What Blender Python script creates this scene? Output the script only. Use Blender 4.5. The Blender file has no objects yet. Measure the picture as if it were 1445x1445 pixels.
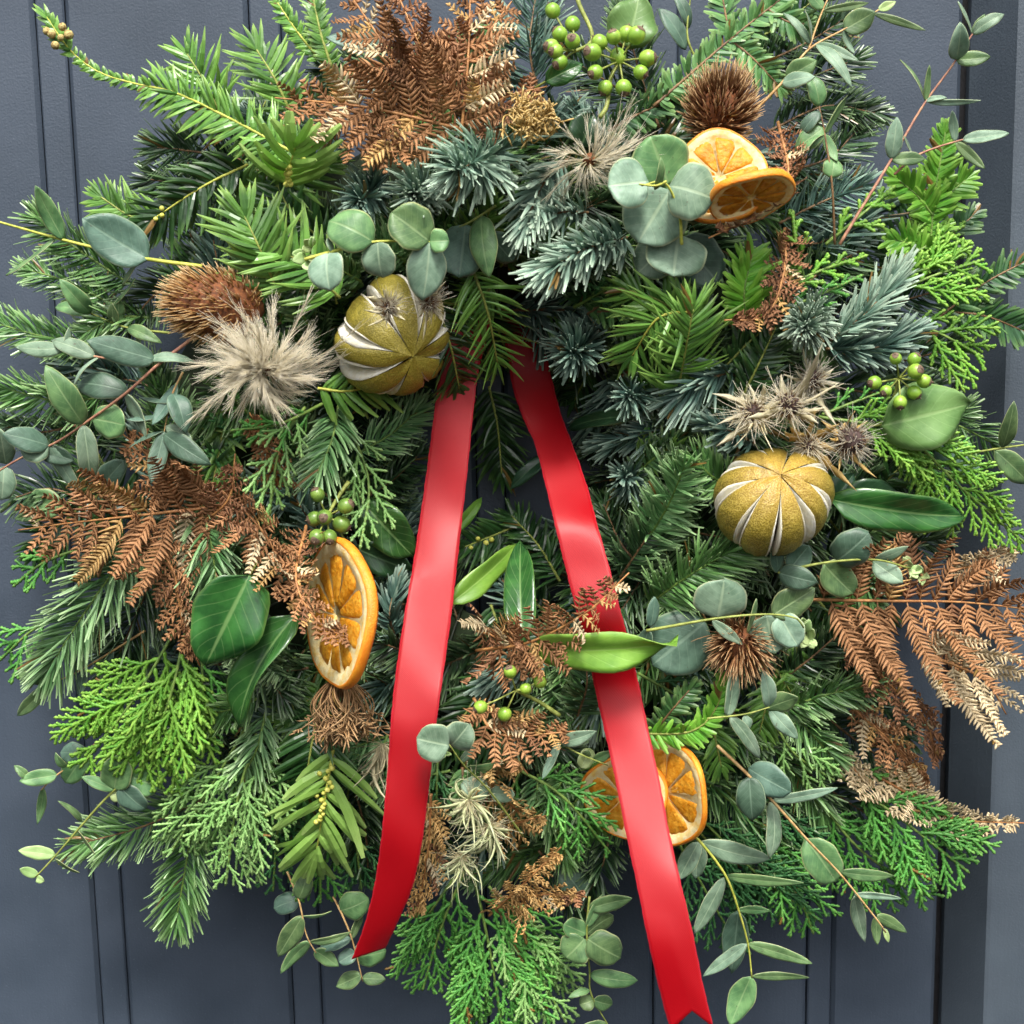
import bpy, math, random, zlib
import numpy as np
from mathutils import Matrix, Vector

# ------------------------------------------------------------------ camera, sky, sun, exposure
SC = bpy.context.scene
COL = SC.collection
FPX = 2142.0                      # focal length in photo pixels (photo 1445 x 1445)
PITCH, ROLL, DIST = math.radians(9.5), math.radians(-1.09), 0.75
cam_d = bpy.data.cameras.new('camera'); cam = bpy.data.objects.new('camera', cam_d); COL.objects.link(cam)
cam_d.sensor_width = 36.0; cam_d.lens = 36.0 * FPX / 1445.0; cam_d.clip_start = 0.02; cam_d.clip_end = 200
R_CAM = Matrix.Rotation(math.pi / 2 - PITCH, 3, 'X') @ Matrix.Rotation(ROLL, 3, 'Z')
fw = R_CAM @ Vector((0, 0, -1))
CLOC = Vector((0, -0.06, 0)) - fw * DIST
cam.matrix_world = Matrix.Translation(CLOC) @ R_CAM.to_4x4()
SC.camera = cam
cam_d.dof.use_dof = True; cam_d.dof.focus_distance = 0.735; cam_d.dof.aperture_fstop = 16.0

world = bpy.data.worlds.new('World'); SC.world = world; world.use_nodes = True
wn = world.node_tree
sky = wn.nodes.new('ShaderNodeTexSky'); sky.sky_type = 'NISHITA'; sky.sun_disc = False
SUN_EL, SUN_AZ = math.radians(60), math.radians(4)      # azimuth measured from the viewer's side towards the right
sky.sun_elevation = SUN_EL
sky.sun_rotation = math.pi - SUN_AZ
sky.air_density = 1.0; sky.dust_density = 6.0; sky.ozone_density = 1.0
bgn = wn.nodes['Background']; bgn.inputs[1].default_value = 0.098
ov = wn.nodes.new('ShaderNodeHueSaturation'); ov.inputs['Saturation'].default_value = .36      # thin overcast: a paler sky
wn.links.new(sky.outputs[0], ov.inputs['Color']); wn.links.new(ov.outputs[0], bgn.inputs[0])
sun_d = bpy.data.lights.new('sun', 'SUN'); sun = bpy.data.objects.new('sun', sun_d); COL.objects.link(sun)
sun_d.energy = 1.5; sun_d.angle = math.radians(13); sun_d.color = (1.0, 0.96, 0.9)
sdir = Vector((math.sin(SUN_AZ) * math.cos(SUN_EL), -math.cos(SUN_AZ) * math.cos(SUN_EL), math.sin(SUN_EL)))
sun.rotation_euler = sdir.to_track_quat('Z', 'Y').to_euler()
sun.location = sdir * 3
vs = SC.view_settings
vs.view_transform = 'Standard'; vs.look = 'None'; vs.gamma = 1.0; vs.use_curve_mapping = False
vs.exposure = 1.45
SC.cycles.max_bounces = 6; SC.cycles.diffuse_bounces = 2; SC.cycles.transmission_bounces = 4

# ------------------------------------------------------------------ helpers
S = 0.00035                        # metres per photo pixel at the wreath
A3 = lambda v: np.array(v, float)
RC = np.array(R_CAM); CL = np.array(CLOC)
def pix(px, py, h):                # the point seen at a photo pixel, h metres in front of the door
    d = RC @ np.array(((px - 722.5) / FPX, -(py - 722.5) / FPX, -1.0))
    return CL + d * ((-h - CL[1]) / d[1])
def H(px, py):                     # how far the wreath bulges out from the door
    r = math.hypot(px - 700, (py - 645) * 0.97)
    return float(np.interp(r, [0, 100, 190, 320, 470, 620, 760, 950], [.012, .02, .062, .092, .088, .07, .058, .055]))
def W3(p):
    dh = (p[2] if len(p) > 2 else 0) * 0.001
    return pix(p[0], p[1], H(p[0], p[1]) + dh)
def curve(pts, n):
    P = [W3(p) if not isinstance(p, np.ndarray) else p for p in pts]
    P = np.array(P)
    if len(P) == 2: P = np.array([P[0], (P[0] + P[1]) / 2, P[1]])
    ext = np.vstack([2 * P[0] - P[1], P, 2 * P[-1] - P[-2]])
    out = []
    segs = len(P) - 1
    ts = np.linspace(0, segs, 24 * segs + 1)
    for t in ts:
        i = min(int(t), segs - 1); u = t - i
        a, b, c, d = ext[i:i + 4]
        out.append(.5 * (2 * b + (c - a) * u + (2 * a - 5 * b + 4 * c - d) * u * u + (3 * b - a - 3 * c + d) * u ** 3))
    out = np.array(out)
    L = np.r_[0, np.cumsum(np.linalg.norm(np.diff(out, axis=0), axis=1))]
    s = np.linspace(0, L[-1], n)
    return np.stack([np.interp(s, L, out[:, k]) for k in range(3)], 1), L[-1]
nrm = lambda v: v / np.maximum(np.linalg.norm(v, axis=-1, keepdims=True), 1e-12)
def frames(C, n0=(0, -1, 0), roll=0.0):
    T = nrm(np.gradient(C, axis=0))
    n = A3(n0)
    if abs(n @ T[0]) > .96: n = A3((0, -.2, 1))
    N = np.zeros_like(T)
    for i in range(len(T)):
        n = n - (n @ T[i]) * T[i]; n = n / np.linalg.norm(n); N[i] = n
    B = np.cross(T, N)
    if roll:
        c, s = math.cos(roll), math.sin(roll); N, B = N * c + B * s, B * c - N * s
    return T, N, B
def at(X, s):                      # sample rows of X at s in 0..1
    f = np.clip(s, 0, 1) * (len(X) - 1); i = np.minimum(f.astype(int), len(X) - 2); u = (f - i)[:, None]
    return X[i] * (1 - u) + X[i + 1] * u
def tubes(P, U, W, TH, ns=4):
    """n strips of K points -> closed thin tubes (diamond section for ns=4)"""
    n, K, _ = P.shape
    W = np.broadcast_to(W, (n, K)); TH = np.broadcast_to(TH, (n, K))
    T = nrm(np.gradient(P, axis=1))
    if U.ndim == 2: U = U[:, None, :]
    U = np.broadcast_to(U, P.shape)
    side = nrm(np.cross(T, U)); up = np.cross(side, T)
    an = np.arange(ns) * 2 * math.pi / ns
    V = (P[:, :, None, :] + side[:, :, None, :] * (W[:, :, None] * np.cos(an))[..., None]
         + up[:, :, None, :] * (TH[:, :, None] * np.sin(an))[..., None])
    V = V.reshape(-1, 3)
    tv = np.broadcast_to(np.linspace(0, 1, K)[None, :, None], (n, K, ns)).reshape(-1)
    b = (np.arange(n) * K * ns)[:, None, None]; k = np.arange(K - 1)[None, :, None] * ns; j = np.arange(ns)[None, None, :]; j2 = (j + 1) % ns
    F = np.stack([b + k + j, b + k + j2, b + k + ns + j2, b + k + ns + j], -1).reshape(-1, 4)
    bb = np.arange(n) * K * ns; e = bb + (K - 1) * ns
    caps = [np.stack([bb + 3, bb + 2, bb + 1, bb], 1), np.stack([e, e + 1, e + 2, e + 3], 1)]
    if ns == 6: caps += [np.stack([bb + 5, bb + 4, bb + 3, bb], 1), np.stack([e, e + 3, e + 4, e + 5], 1)]
    return V, np.vstack([F] + caps), tv
class G:
    def __init__(s): s.V = []; s.F = []; s.t = []; s.u = []; s.n = 0
    def add(s, V, F, t=None, u=None):
        s.V.append(V); s.F.append(F + s.n); s.n += len(V)
        s.t.append(np.zeros(len(V)) if t is None else t); s.u.append(np.zeros(len(V)) if u is None else u); return s
    def tube(s, P, U, W, TH, ns=4): return s.add(*tubes(P, U, W, TH, ns))
    def stem(s, C, r0, r1, ns=6):
        T, N, B = frames(C); K = len(C); r = np.linspace(r0, r1, K)[None]
        return s.add(*tubes(C[None], N[None], r, r, ns))
def make(name, g, mat, parent=None, loc=None, smooth=True):
    V = np.vstack(g.V); F = np.vstack(g.F)
    o0 = A3(parent.location if parent is not None and parent.parent is None else (0, 0, 0)) if loc is None else A3(loc)
    if parent is not None and parent.parent is not None: o0 = A3(parent.parent.location) + A3(parent.location)
    V = V - o0
    me = bpy.data.meshes.new(name)
    me.vertices.add(len(V)); me.vertices.foreach_set('co', V.astype(np.float32).ravel())
    me.loops.add(F.size); me.loops.foreach_set('vertex_index', F.astype(np.int32).ravel())
    me.polygons.add(len(F)); me.polygons.foreach_set('loop_start', np.arange(0, F.size, 4, dtype=np.int32))
    try: me.polygons.foreach_set('loop_total', np.full(len(F), 4, dtype=np.int32))
    except Exception: pass
    me.polygons.foreach_set('use_smooth', np.full(len(F), smooth, dtype=bool))
    for nm, arr in (('t', np.concatenate(g.t)), ('u', np.concatenate(g.u))):
        a = me.attributes.new(nm, 'FLOAT', 'POINT'); a.data.foreach_set('value', arr.astype(np.float32))
    me.update(calc_edges=True); me.validate()
    me.materials.append(M[mat])
    o = bpy.data.objects.new(name, me); COL.objects.link(o)
    if parent is not None: o.parent = parent
    elif loc is not None: o.location = loc
    return o
def tag(o, label, cat, group=None):
    o['label'] = label; o['category'] = cat
    if group: o['group'] = group
    return o
def thing(name, label, cat, loc, group=None):
    o = bpy.data.objects.new(name, None); o.empty_display_size = .01; COL.objects.link(o); o.location = [float(v) for v in loc]
    return tag(o, label, cat, group)
def stuff(o): o['kind'] = 'stuff'; return o
def rng_for(*a): return np.random.default_rng(zlib.crc32(repr(a).encode()))
def ball(c, r, ax=(0, 0, 1), nu=10, nv=6, sq=1.0, bump=0, rg=None):
    """closed quad sphere-ish; ax is the pole, sq stretches along it"""
    ax = nrm(A3(ax)); h = A3((1, 0, 0)) if abs(ax[0]) < .8 else A3((0, 1, 0)); x = nrm(np.cross(ax, h)); y = np.cross(ax, x)
    th = np.linspace(.06, math.pi - .06, nv); ph = np.arange(nu) * 2 * math.pi / nu
    R = np.ones((nv, nu)) if not bump else 1 + rg.normal(0, bump, (nv, nu))
    V = (A3(c) + r * ((np.sin(th)[:, None] * np.cos(ph) * R)[..., None] * x + (np.sin(th)[:, None] * np.sin(ph) * R)[..., None] * y
         + (np.cos(th)[:, None] * R * sq)[..., None] * ax)).reshape(-1, 3)
    F = []
    for i in range(nv - 1):
        for j in range(nu):
            F.append((i * nu + j, (i + 1) * nu + j, (i + 1) * nu + (j + 1) % nu, i * nu + (j + 1) % nu))
    for base, rev in ((0, False), ((nv - 1) * nu, True)):
        for j in range(1, nu - 2, 2):
            q = (base, base + j, base + j + 1, base + (j + 2) % nu)
            F.append(q[::-1] if rev else q)
    t = np.repeat(np.linspace(0, 1, nv), nu)
    return V, np.array(F), t
# ------------------------------------------------------------------ materials
M = {}
def lin(c):
    c = c.lstrip('#'); v = [int(c[i:i + 2], 16) / 255 for i in (0, 2, 4)]
    return tuple(x / 12.92 if x <= .04045 else ((x + .055) / 1.055) ** 2.4 for x in v) + (1,)
class NT:
    def __init__(s, name):
        m = bpy.data.materials.new(name); m.use_nodes = True; M[name] = m; s.m = m; s.t = m.node_tree; s.p = s.t.nodes['Principled BSDF']; s.out = s.t.nodes['Material Output']
    def n(s, ty, **k):
        q = s.t.nodes.new('ShaderNode' + ty)
        for a, b in k.items(): setattr(q, a, b)
        return q
    def l(s, a, b): s.t.links.new(a, b)
    def val(s, x, sock):
        if hasattr(x, 'is_linked') or hasattr(x, 'node'): s.l(x, sock)
        else: sock.default_value = x
    def mix(s, f, a, b, bt='MIX'):
        q = s.n('Mix', data_type='RGBA', blend_type=bt)
        s.val(f, q.inputs[0]); s.val(a, q.inputs[6]); s.val(b, q.inputs[7]); return q.outputs[2]
    def math(s, op, a, b=0.0, c=0.0):
        q = s.n('Math', operation=op); s.val(a, q.inputs[0]); s.val(b, q.inputs[1]); s.val(c, q.inputs[2]); return q.outputs[0]
    def ramp(s, f, lo, hi):
        q = s.n('MapRange'); q.interpolation_type = 'SMOOTHSTEP'; s.val(f, q.inputs[0]); q.inputs[1].default_value = lo; q.inputs[2].default_value = hi; return q.outputs[0]
    def noise(s, scale, detail=3, rough=.55, coord=None):
        q = s.n('TexNoise'); q.inputs['Scale'].default_value = scale; q.inputs['Detail'].default_value = detail; q.inputs['Roughness'].default_value = rough
        if coord is None: coord = s.n('TexCoord').outputs['Object']
        s.l(coord, q.inputs['Vector']); return q.outputs[0]
    def attr(s, nm): return s.n('Attribute', attribute_name=nm).outputs['Fac']
    def island(s): return s.n('NewGeometry').outputs['Random Per Island']
    def bump(s, h, st, d=.001):
        q = s.n('Bump'); q.inputs['Strength'].default_value = st; q.inputs['Distance'].default_value = d; s.l(h, q.inputs['Height'])
        s.l(q.outputs[0], s.p.inputs['Normal']); return q.outputs[0]
    def fin(s, col, rough=.5, spec=.5, transl=0.0, tcol=None, normal=None):
        s.val(col, s.p.inputs['Base Color']); s.val(rough, s.p.inputs['Roughness']); s.p.inputs['Specular IOR Level'].default_value = spec
        if transl:
            q = s.n('BsdfTranslucent'); s.val(tcol or col, q.inputs[0]); mx = s.n('MixShader'); mx.inputs[0].default_value = transl
            if normal is not None: s.l(normal, q.inputs['Normal'])
            s.l(s.p.outputs[0], mx.inputs[1]); s.l(q.outputs[0], mx.inputs[2]); s.l(mx.outputs[0], s.out.inputs[0])
        return s.m
def needle(name, c1, c2, tip, rough=.4, spec=.5, transl=.12, tipf=.5):
    k = NT(name); r = k.island()
    c = k.mix(r, lin(c1), lin(c2))
    oi = k.n('ObjectInfo').outputs['Random']
    hs = k.n('HueSaturation'); k.l(c, hs.inputs['Color']); k.l(k.math('MULTIPLY_ADD', oi, .5, .75), hs.inputs['Value'])
    c = hs.outputs[0]
    t = k.attr('t')
    c = k.mix(k.math('MULTIPLY', k.ramp(t, .55, 1.0), tipf), c, lin(tip))
    # a few dry needles
    c = k.mix(k.ramp(r, .972, .976), c, lin('#7a6030'))
    k.fin(c, rough, spec, transl)
needle('fir_dark', '#1e361d', '#40623a', '#98b680', .32, .6)
needle('fir_green', '#3a6230', '#6c9a54', '#b0ce90', .32, .6)
needle('fir_fresh', '#4b7a46', '#82ac70', '#bcd6a0', .4, .5)
needle('fir_blue', '#557566', '#9cb7a2', '#cfdfc5', .5, .4)
needle('fir_teal', '#325048', '#6b8d7d', '#b6ccb6', .5, .4)
needle('yew_dark', '#1a361a', '#335a2a', '#6f9a4c', .33, .55)
needle('yew_green', '#426f2e', '#76a848', '#aed06c', .35, .5, .2)
needle('yew_bright', '#7eb04a', '#aad06c', '#c8e08e', .38, .5, .42)
needle('hem_green', '#3f6d3c', '#648f4f', '#9dba74', .4, .5, .2)
needle('hem_dark', '#264a2b', '#41693a', '#7b9c5c', .4, .5)
needle('hem_bright', '#559a2c', '#7fb840', '#aed665', .4, .5, .3)
needle('cyp_lime', '#5f9c36', '#86b848', '#b2d664', .45, .4, .25)
needle('cyp_green', '#488a3c', '#66a84c', '#92c765', .45, .4, .2)
needle('cyp_pale', '#6a9c50', '#98c474', '#bede90', .45, .4, .2)
needle('cyp_dark', '#2f6238', '#487f48', '#6fa35d', .45, .4, .15)
needle('fern_brown', '#8c6340', '#b88a62', '#785636', .7, .2, .2)
needle('fern_rust', '#80583c', '#ab8060', '#694834', .7, .2, .15)
needle('fern_tan', '#d2bc92', '#ead9b4', '#c0a67c', .7, .2, .25)
needle('fern_gold', '#c59c60', '#dcb87c', '#b28a54', .7, .2, .25)
needle('spine', '#6f4a30', '#98704a', '#cfae80', .6, .3, .1, .9)
needle('spine_gold', '#8e683c', '#c0945c', '#e8cc9a', .6, .3, .1, .9)
needle('plume', '#e0d9c4', '#f0ebdc', '#f8f5ea', .45, .5, .62)
needle('straw', '#c9bd92', '#e2dab6', '#eee9d0', .6, .3, .3)
needle('straw_green', '#b6bf88', '#d6dbad', '#e8eac8', .6, .3, .3)
needle('nest_gold', '#a8843f', '#cfae68', '#e2ca90', .6, .3, .1)
needle('nest_brown', '#6e5237', '#97764f', '#bb9d74', .7, .3, .1)
def plain(name, c1, c2, rough=.55, sc=300, spec=.4, transl=0, bump=.3):
    k = NT(name); nz = k.noise(sc)
    c = k.mix(k.ramp(nz, .3, .7), lin(c1), lin(c2)); k.bump(k.noise(sc * 4), bump, .0004); k.fin(c, rough, spec, transl)
plain('stem_yellow', '#9aa33c', '#c2c25a'); plain('stem_pink', '#8c5c50', '#b58a68'); plain('stem_tan', '#a98452', '#cfae78')
plain('stem_brown', '#5e4630', '#8a6c48'); plain('stem_green', '#4d6b30', '#7d9848'); plain('stem_fern', '#8f5f38', '#bb8852')
plain('stem_olive', '#6f7a34', '#98a152'); plain('stem_dark', '#2a2a1c', '#4a4530')
plain('bud_yellow', '#b5b84a', '#d8d56c', .5, 500); plain('bud_brown', '#8a6a3c', '#c9bb78', .6, 900, .4, 0, .8); plain('bud_green', '#6c9a3c', '#98c25a', .4)
plain('bud_pale', '#b9cf8c', '#d8e4b4', .5, 300, .4, .2)
plain('cap', '#4d3d33', '#7a6650', .7, 900); plain('core', '#4e2c17', '#7c4a26', .8, 700); plain('core_dark', '#2b201c', '#4f3c38', .8, 900)
plain('moss', '#1c2416', '#33402a', .9, 90, .2, 0, 1.0); plain('wire', '#2b3028', '#434a3c', .4, 60)
def leaf(name, c1, c2, rim, vein, rough=.42, spec=.5, transl=.18, veinf=.35, mott=90, rimf=.6, sheen=0, spots=0):
    k = NT(name); u = k.attr('u'); t = k.attr('t'); au = k.math('ABSOLUTE', u)
    nz = k.noise(mott, 4); c = k.mix(k.ramp(nz, .3, .72), lin(c1), lin(c2))
    oi = k.n('ObjectInfo').outputs['Random']
    hs = k.n('HueSaturation'); k.l(c, hs.inputs['Color']); k.l(k.math('MULTIPLY_ADD', oi, .04, .48), hs.inputs['Hue']); k.l(k.math('MULTIPLY_ADD', oi, .5, .72), hs.inputs['Value'])
    c = hs.outputs[0]
    mid = k.math('SUBTRACT', 1.0, k.ramp(au, .02, .085))
    fr = k.math('FRACT', k.math('SUBTRACT', k.math('MULTIPLY', t, 7.0), k.math('MULTIPLY', au, 2.2)))
    sv = k.math('SUBTRACT', 1.0, k.ramp(k.math('ABSOLUTE', k.math('SUBTRACT', fr, .5)), .0, .09))
    v = k.math('MAXIMUM', k.math('MULTIPLY', mid, .9), k.math('MULTIPLY', sv, .35))
    c = k.mix(k.math('MULTIPLY', v, veinf), c, lin(vein))
    c = k.mix(k.math('MULTIPLY', k.ramp(au, .9, .99), rimf), c, lin(rim))
    if spots: c = k.mix(k.math('MULTIPLY', k.ramp(k.noise(520, 2), .68, .75), spots), c, lin('#4b3a30'))
    hgt = k.math('ADD', k.math('MULTIPLY', v, -.5), k.math('MULTIPLY', k.noise(420, 3), .5))
    nb = k.bump(hgt, .35, .0006)
    if sheen:
        k.p.inputs['Sheen Weight'].default_value = sheen; k.p.inputs['Sheen Roughness'].default_value = .5
    k.fin(c, rough, spec, transl)
leaf('euca', '#5f7b63', '#87a288', '#c6cc9c', '#adc19e', .5, .4, .1, .5, 150, .55, .1, .6)
leaf('euca_dark', '#3c5746', '#587562', '#98a886', '#86a088', .45, .45, .1, .4, 150, .5, .05, .5)
leaf('euca_green', '#4e7046', '#74965f', '#c6cb90', '#a3bb84', .42, .45, .2, .45, 150, .6, .05, .55)
leaf('euca_young', '#9dba74', '#bdd293', '#d6dfb0', '#cadaa8', .5, .4, .3, .3)
leaf('ivy', '#284e26', '#3f7034', '#7d9c50', '#86a868', .24, .6, .15, .6, 70, .3)
leaf('ivy_dark', '#23422a', '#35573a', '#5f7d4a', '#6f9064', .28, .55, .1, .5, 70, .3)
leaf('ivy_bright', '#6d9c38', '#91bd4c', '#b5cf72', '#a9c872', .32, .5, .3, .4, 60, .3)
leaf('ivy_pale', '#567a3e', '#769858', '#a9c07e', '#a4c080', .4, .45, .25, .4, 60, .3, 0, .3)
leaf('bract', '#c3ba8a', '#e0d8ae', '#e8e2c0', '#efe9cd', .6, .3, .3, .3)
# berries
k = NT('berry'); c = k.mix(k.ramp(k.noise(160), .35, .7), lin('#6f9630'), lin('#98b846')); k.bump(k.noise(900), .15, .0003); k.p.inputs['Subsurface Weight'].default_value = .15; k.p.inputs['Subsurface Radius'].default_value = (.002, .003, .001); k.fin(c, .35, .5)
k = NT('berry_dark'); c = k.mix(k.ramp(k.noise(160), .35, .7), lin('#4f6e2c'), lin('#79963e')); k.bump(k.noise(900), .15, .0003); k.fin(c, .35, .5)
# orange
k = NT('orange_rind'); c = k.mix(k.ramp(k.noise(120, 5), .3, .75), lin('#e8821e'), lin('#f9a832')); k.bump(k.noise(1300, 3), .7, .0006); k.p.inputs['Subsurface Weight'].default_value = .1; k.p.inputs['Subsurface Radius'].default_value = (.003, .0015, .0005); k.fin(c, .45, .5, .1)
k = NT('orange_pith'); c = k.mix(k.ramp(k.noise(240, 5), .35, .75), lin('#f8eab8'), lin('#f0c866')); k.bump(k.noise(700, 4), .6, .0006); k.fin(c, .7, .3, .2)
k = NT('orange_flesh'); nz = k.noise(330, 5); c = k.mix(k.ramp(nz, .3, .72), lin('#e69a1c'), lin('#fcc84a')); c = k.mix(k.math('MULTIPLY', k.ramp(k.noise(600, 5), .5, .72), .4), c, lin('#b0640f')); k.bump(k.noise(520, 4), .9, .0012); k.fin(c, .28, .5, .5)
# limes
def peel(name, a, b, warm):
    k = NT(name); t = k.attr('t')
    c = k.mix(k.ramp(k.noise(150, 5), .3, .7), lin(a), lin(b)); c = k.mix(k.math('MULTIPLY', k.ramp(t, .45, .02), .7), c, lin(warm))
    v = k.n('TexVoronoi'); v.inputs['Scale'].default_value = 1500; k.l(k.n('TexCoord').outputs['Object'], v.inputs['Vector'])
    c = k.mix(k.ramp(v.outputs['Distance'], .25, .75), c, k.mix(.26, c, lin('#e6cf6a')))
    k.bump(k.math('ADD', k.math('MULTIPLY', v.outputs['Distance'], .5), k.math('MULTIPLY', k.noise(140, 4), 3.0)), .5, .0007); k.fin(c, .42, .5)
peel('peel_green', '#615c14', '#827822', '#948628'); peel('peel_gold', '#564e10', '#776a1a', '#a67e30')
plain('pith', '#efe8cc', '#fbf8ea', .7, 260, .3, .1, .6); plain('lime_core', '#2a2012', '#5a452a', .8, 500, .2, 0, 1)
# ribbon
k = NT('ribbon'); tc = k.n('Attribute', attribute_name='t').outputs['Fac']; uu = k.attr('u')
wv = k.math('SINE', k.math('ADD', k.math('MULTIPLY', tc, 6200.0), k.math('MULTIPLY', uu, 75.0)))
nb = k.bump(k.math('ADD', k.math('MULTIPLY', wv, .35), k.math('MULTIPLY', k.noise(60, 3), .8)), .3, .0005)
sel = k.ramp(k.math('ABSOLUTE', uu), .93, .955)
c = k.mix(k.math('MULTIPLY_ADD', wv, .25, .25), lin('#a00814'), lin('#80050e')); c = k.mix(k.math('MULTIPLY', sel, .5), c, lin('#b82838'))
k.p.inputs['Sheen Weight'].default_value = .04; k.p.inputs['Sheen Roughness'].default_value = .35; k.p.inputs['Sheen Tint'].default_value = (1, .6, .6, 1)
k.p.inputs['Coat Weight'].default_value = .0; k.p.inputs['Coat Roughness'].default_value = .33; k.p.inputs['Coat Tint'].default_value = (1, .8, .8, 1)
k.p.inputs['Anisotropic'].default_value = .4; k.p.inputs['Specular Tint'].default_value = (1, .72, .72, 1)
k.fin(c, .4, .62)
# door paint
def paint(name, a, b):
    k = NT(name); co = k.n('TexCoord').outputs['Object']
    mp = k.n('Mapping'); k.l(co, mp.inputs[0]); mp.inputs['Scale'].default_value = (1, 1, .06)
    g = k.noise(420, 4, .6, mp.outputs[0]); pe = k.noise(900, 2, .5)
    c = k.mix(k.ramp(k.noise(14, 5), .35, .7), lin(a), lin(b))
    c = k.mix(k.math('MULTIPLY', k.ramp(k.noise(1100, 1), .72, .78), .25), c, lin('#8a909c'))
    k.bump(k.math('ADD', k.math('MULTIPLY', g, .5), k.math('MULTIPLY', pe, .6)),   .26, .0012)
    k.fin(c, k.math('MULTIPLY_ADD', k.noise(40, 4), .25, .32), .5)
paint('paint', '#3a4450', '#444e5b'); paint('paint_frame', '#444d56', '#4d5760')
plain('seal', '#08080a', '#121216', .7, 200, .3)
# ------------------------------------------------------------------ builders
KINDS = {  # material, needle px, half width px, rank: all / flat / top, angle base..tip, curl along stem, curl to viewer, density per px, tip sharp, stem material
    'nord':  ('fir_dark', 42, 2.15, 'top', 64, 30, .18, .10, .92, .7, 'stem_brown'),
    'green': ('fir_green', 40, 2.15, 'top', 62, 28, .18, .10, .92, .7, 'stem_green'),
    'fresh': ('fir_fresh', 50, 2.15, 'top', 60, 25, .2, .08, .90, .6, 'stem_green'),
    'blue':  ('fir_blue', 42, 2.7, 'all', 62, 18, .35, .12, 1.05, .8, 'stem_brown'),
    'teal':  ('fir_teal', 40, 2.6, 'all', 62, 18, .35, .12, .95, .8, 'stem_brown'),
    'yewd':  ('yew_dark', 50, 3.0, 'flat', 66, 30, .15, -.22, .46, .25, 'stem_olive'),
    'yew':   ('yew_green', 55, 3.1, 'flat', 66, 30, .15, -.24, .44, .25, 'stem_olive'),
    'yewb':  ('yew_bright', 62, 5.0, 'flat', 62, 22, .12, -.3, .34, .6, 'stem_yellow'),
    'hem':   ('hem_green', 27, 3.3, 'flat', 66, 34, .1, .0, .42, .8, 'stem_brown'),
    'hemd':  ('hem_dark', 28, 3.3, 'flat', 66, 34, .1, .05, .45, .8, 'stem_brown'),
    'hemb':  ('hem_bright', 30, 3.6, 'flat', 66, 34, .1, .08, .46, .8, 'stem_green'),
}
def needle_set(rg, C, kind, L=None, dens=1.0, roll=0., prof=None, thick=.34, s0=.04, wmul=1.0):
    mat, L0, hw, rank, a0, a1, cT, cN, dpx, sharp, smat = KINDS[kind]
    L = (L * (.84 if rank != 'flat' else .95) if L else L0) * S; hw = hw * S * wmul
    T, N, B = frames(C, roll=roll)
    ln = np.sum(np.linalg.norm(np.diff(C, axis=0), axis=1)) / S
    n = max(14, int(ln * dpx * dens)) ; tipn = 10 if rank != 'flat' else 5
    s = np.r_[np.linspace(s0, .985, n), np.full(tipn, .99)]
    s = np.clip(s + rg.normal(0, .006, len(s)), 0, 1); n = len(s)
    if rank == 'all': ph = rg.uniform(-math.pi, math.pi, n)
    elif rank == 'top': ph = rg.choice([-1, 1], n) * np.abs(np.where(rg.uniform(0, 1, n) < .14, rg.normal(45, 16, n), rg.normal(82, 10, n))) * math.pi / 180
    else: ph = np.where(np.arange(n) % 2 == 0, 1, -1) * (rg.normal(80, 15, n)) * math.pi / 180
    al = np.radians(np.interp(s, [0, .8, 1], [a0, (a0 * 1.5 + a1) / 2.5, a1])) * rg.normal(1, .1, n)
    al[-tipn:] = np.radians(rg.uniform(5, 42, tipn))
    t_, n_, b_ = at(T, s), nrm(at(N, s)), nrm(at(B, s))
    rad = np.cos(ph)[:, None] * n_ + np.sin(ph)[:, None] * b_
    d = np.cos(al)[:, None] * t_ + np.sin(al)[:, None] * rad
    d = nrm(d + rg.normal(0, .06, d.shape))
    Ls = L * rg.normal(1, .1, n) * np.where(rg.uniform(0, 1, n) < .06, .45, 1) * (np.interp(s, [0, .12, .75, 1], [.75, 1, 1, .62]) if prof is None else np.interp(s, *prof))
    K = 5 if rank == 'flat' else 4; x = np.linspace(0, 1, K)
    P = at(C, s)[:, None, :] + d[:, None, :] * (Ls[:, None] * x)[..., None] + (t_ * cT + n_ * cN + rg.normal(0, .10, d.shape))[:, None, :] * (Ls[:, None] * x ** 2)[..., None]
    P[:, :, 2] -= (Ls[:, None] * .05 * x ** 2)
    if rank == 'flat': U = nrm(n_ + .25 * t_ + rg.normal(0, .22, d.shape))
    else: U = nrm(.8 * t_ + .5 * rad + .35 * n_ + rg.normal(0, .15, d.shape))
    wp = np.array([.45, .95, 1.0, .92 if sharp > .5 else .75, .42 if sharp > .5 else .12])
    if K == 4: wp = wp[[0, 2, 3, 4]]
    W = hw * wp[None] * rg.normal(1, .08, (n, 1)); TH = np.maximum(W * thick, .00012)
    return P, U, W, TH
def bud_balls(par, spots, r, mat, name='bud'):
    rg = rng_for(len(spots), r)
    for c in spots:
        g = G(); g.add(*ball(c, r * rg.uniform(.8, 1.15), rg.normal(0, 1, 3), 8, 5)); make(name, g, mat, par)
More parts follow.
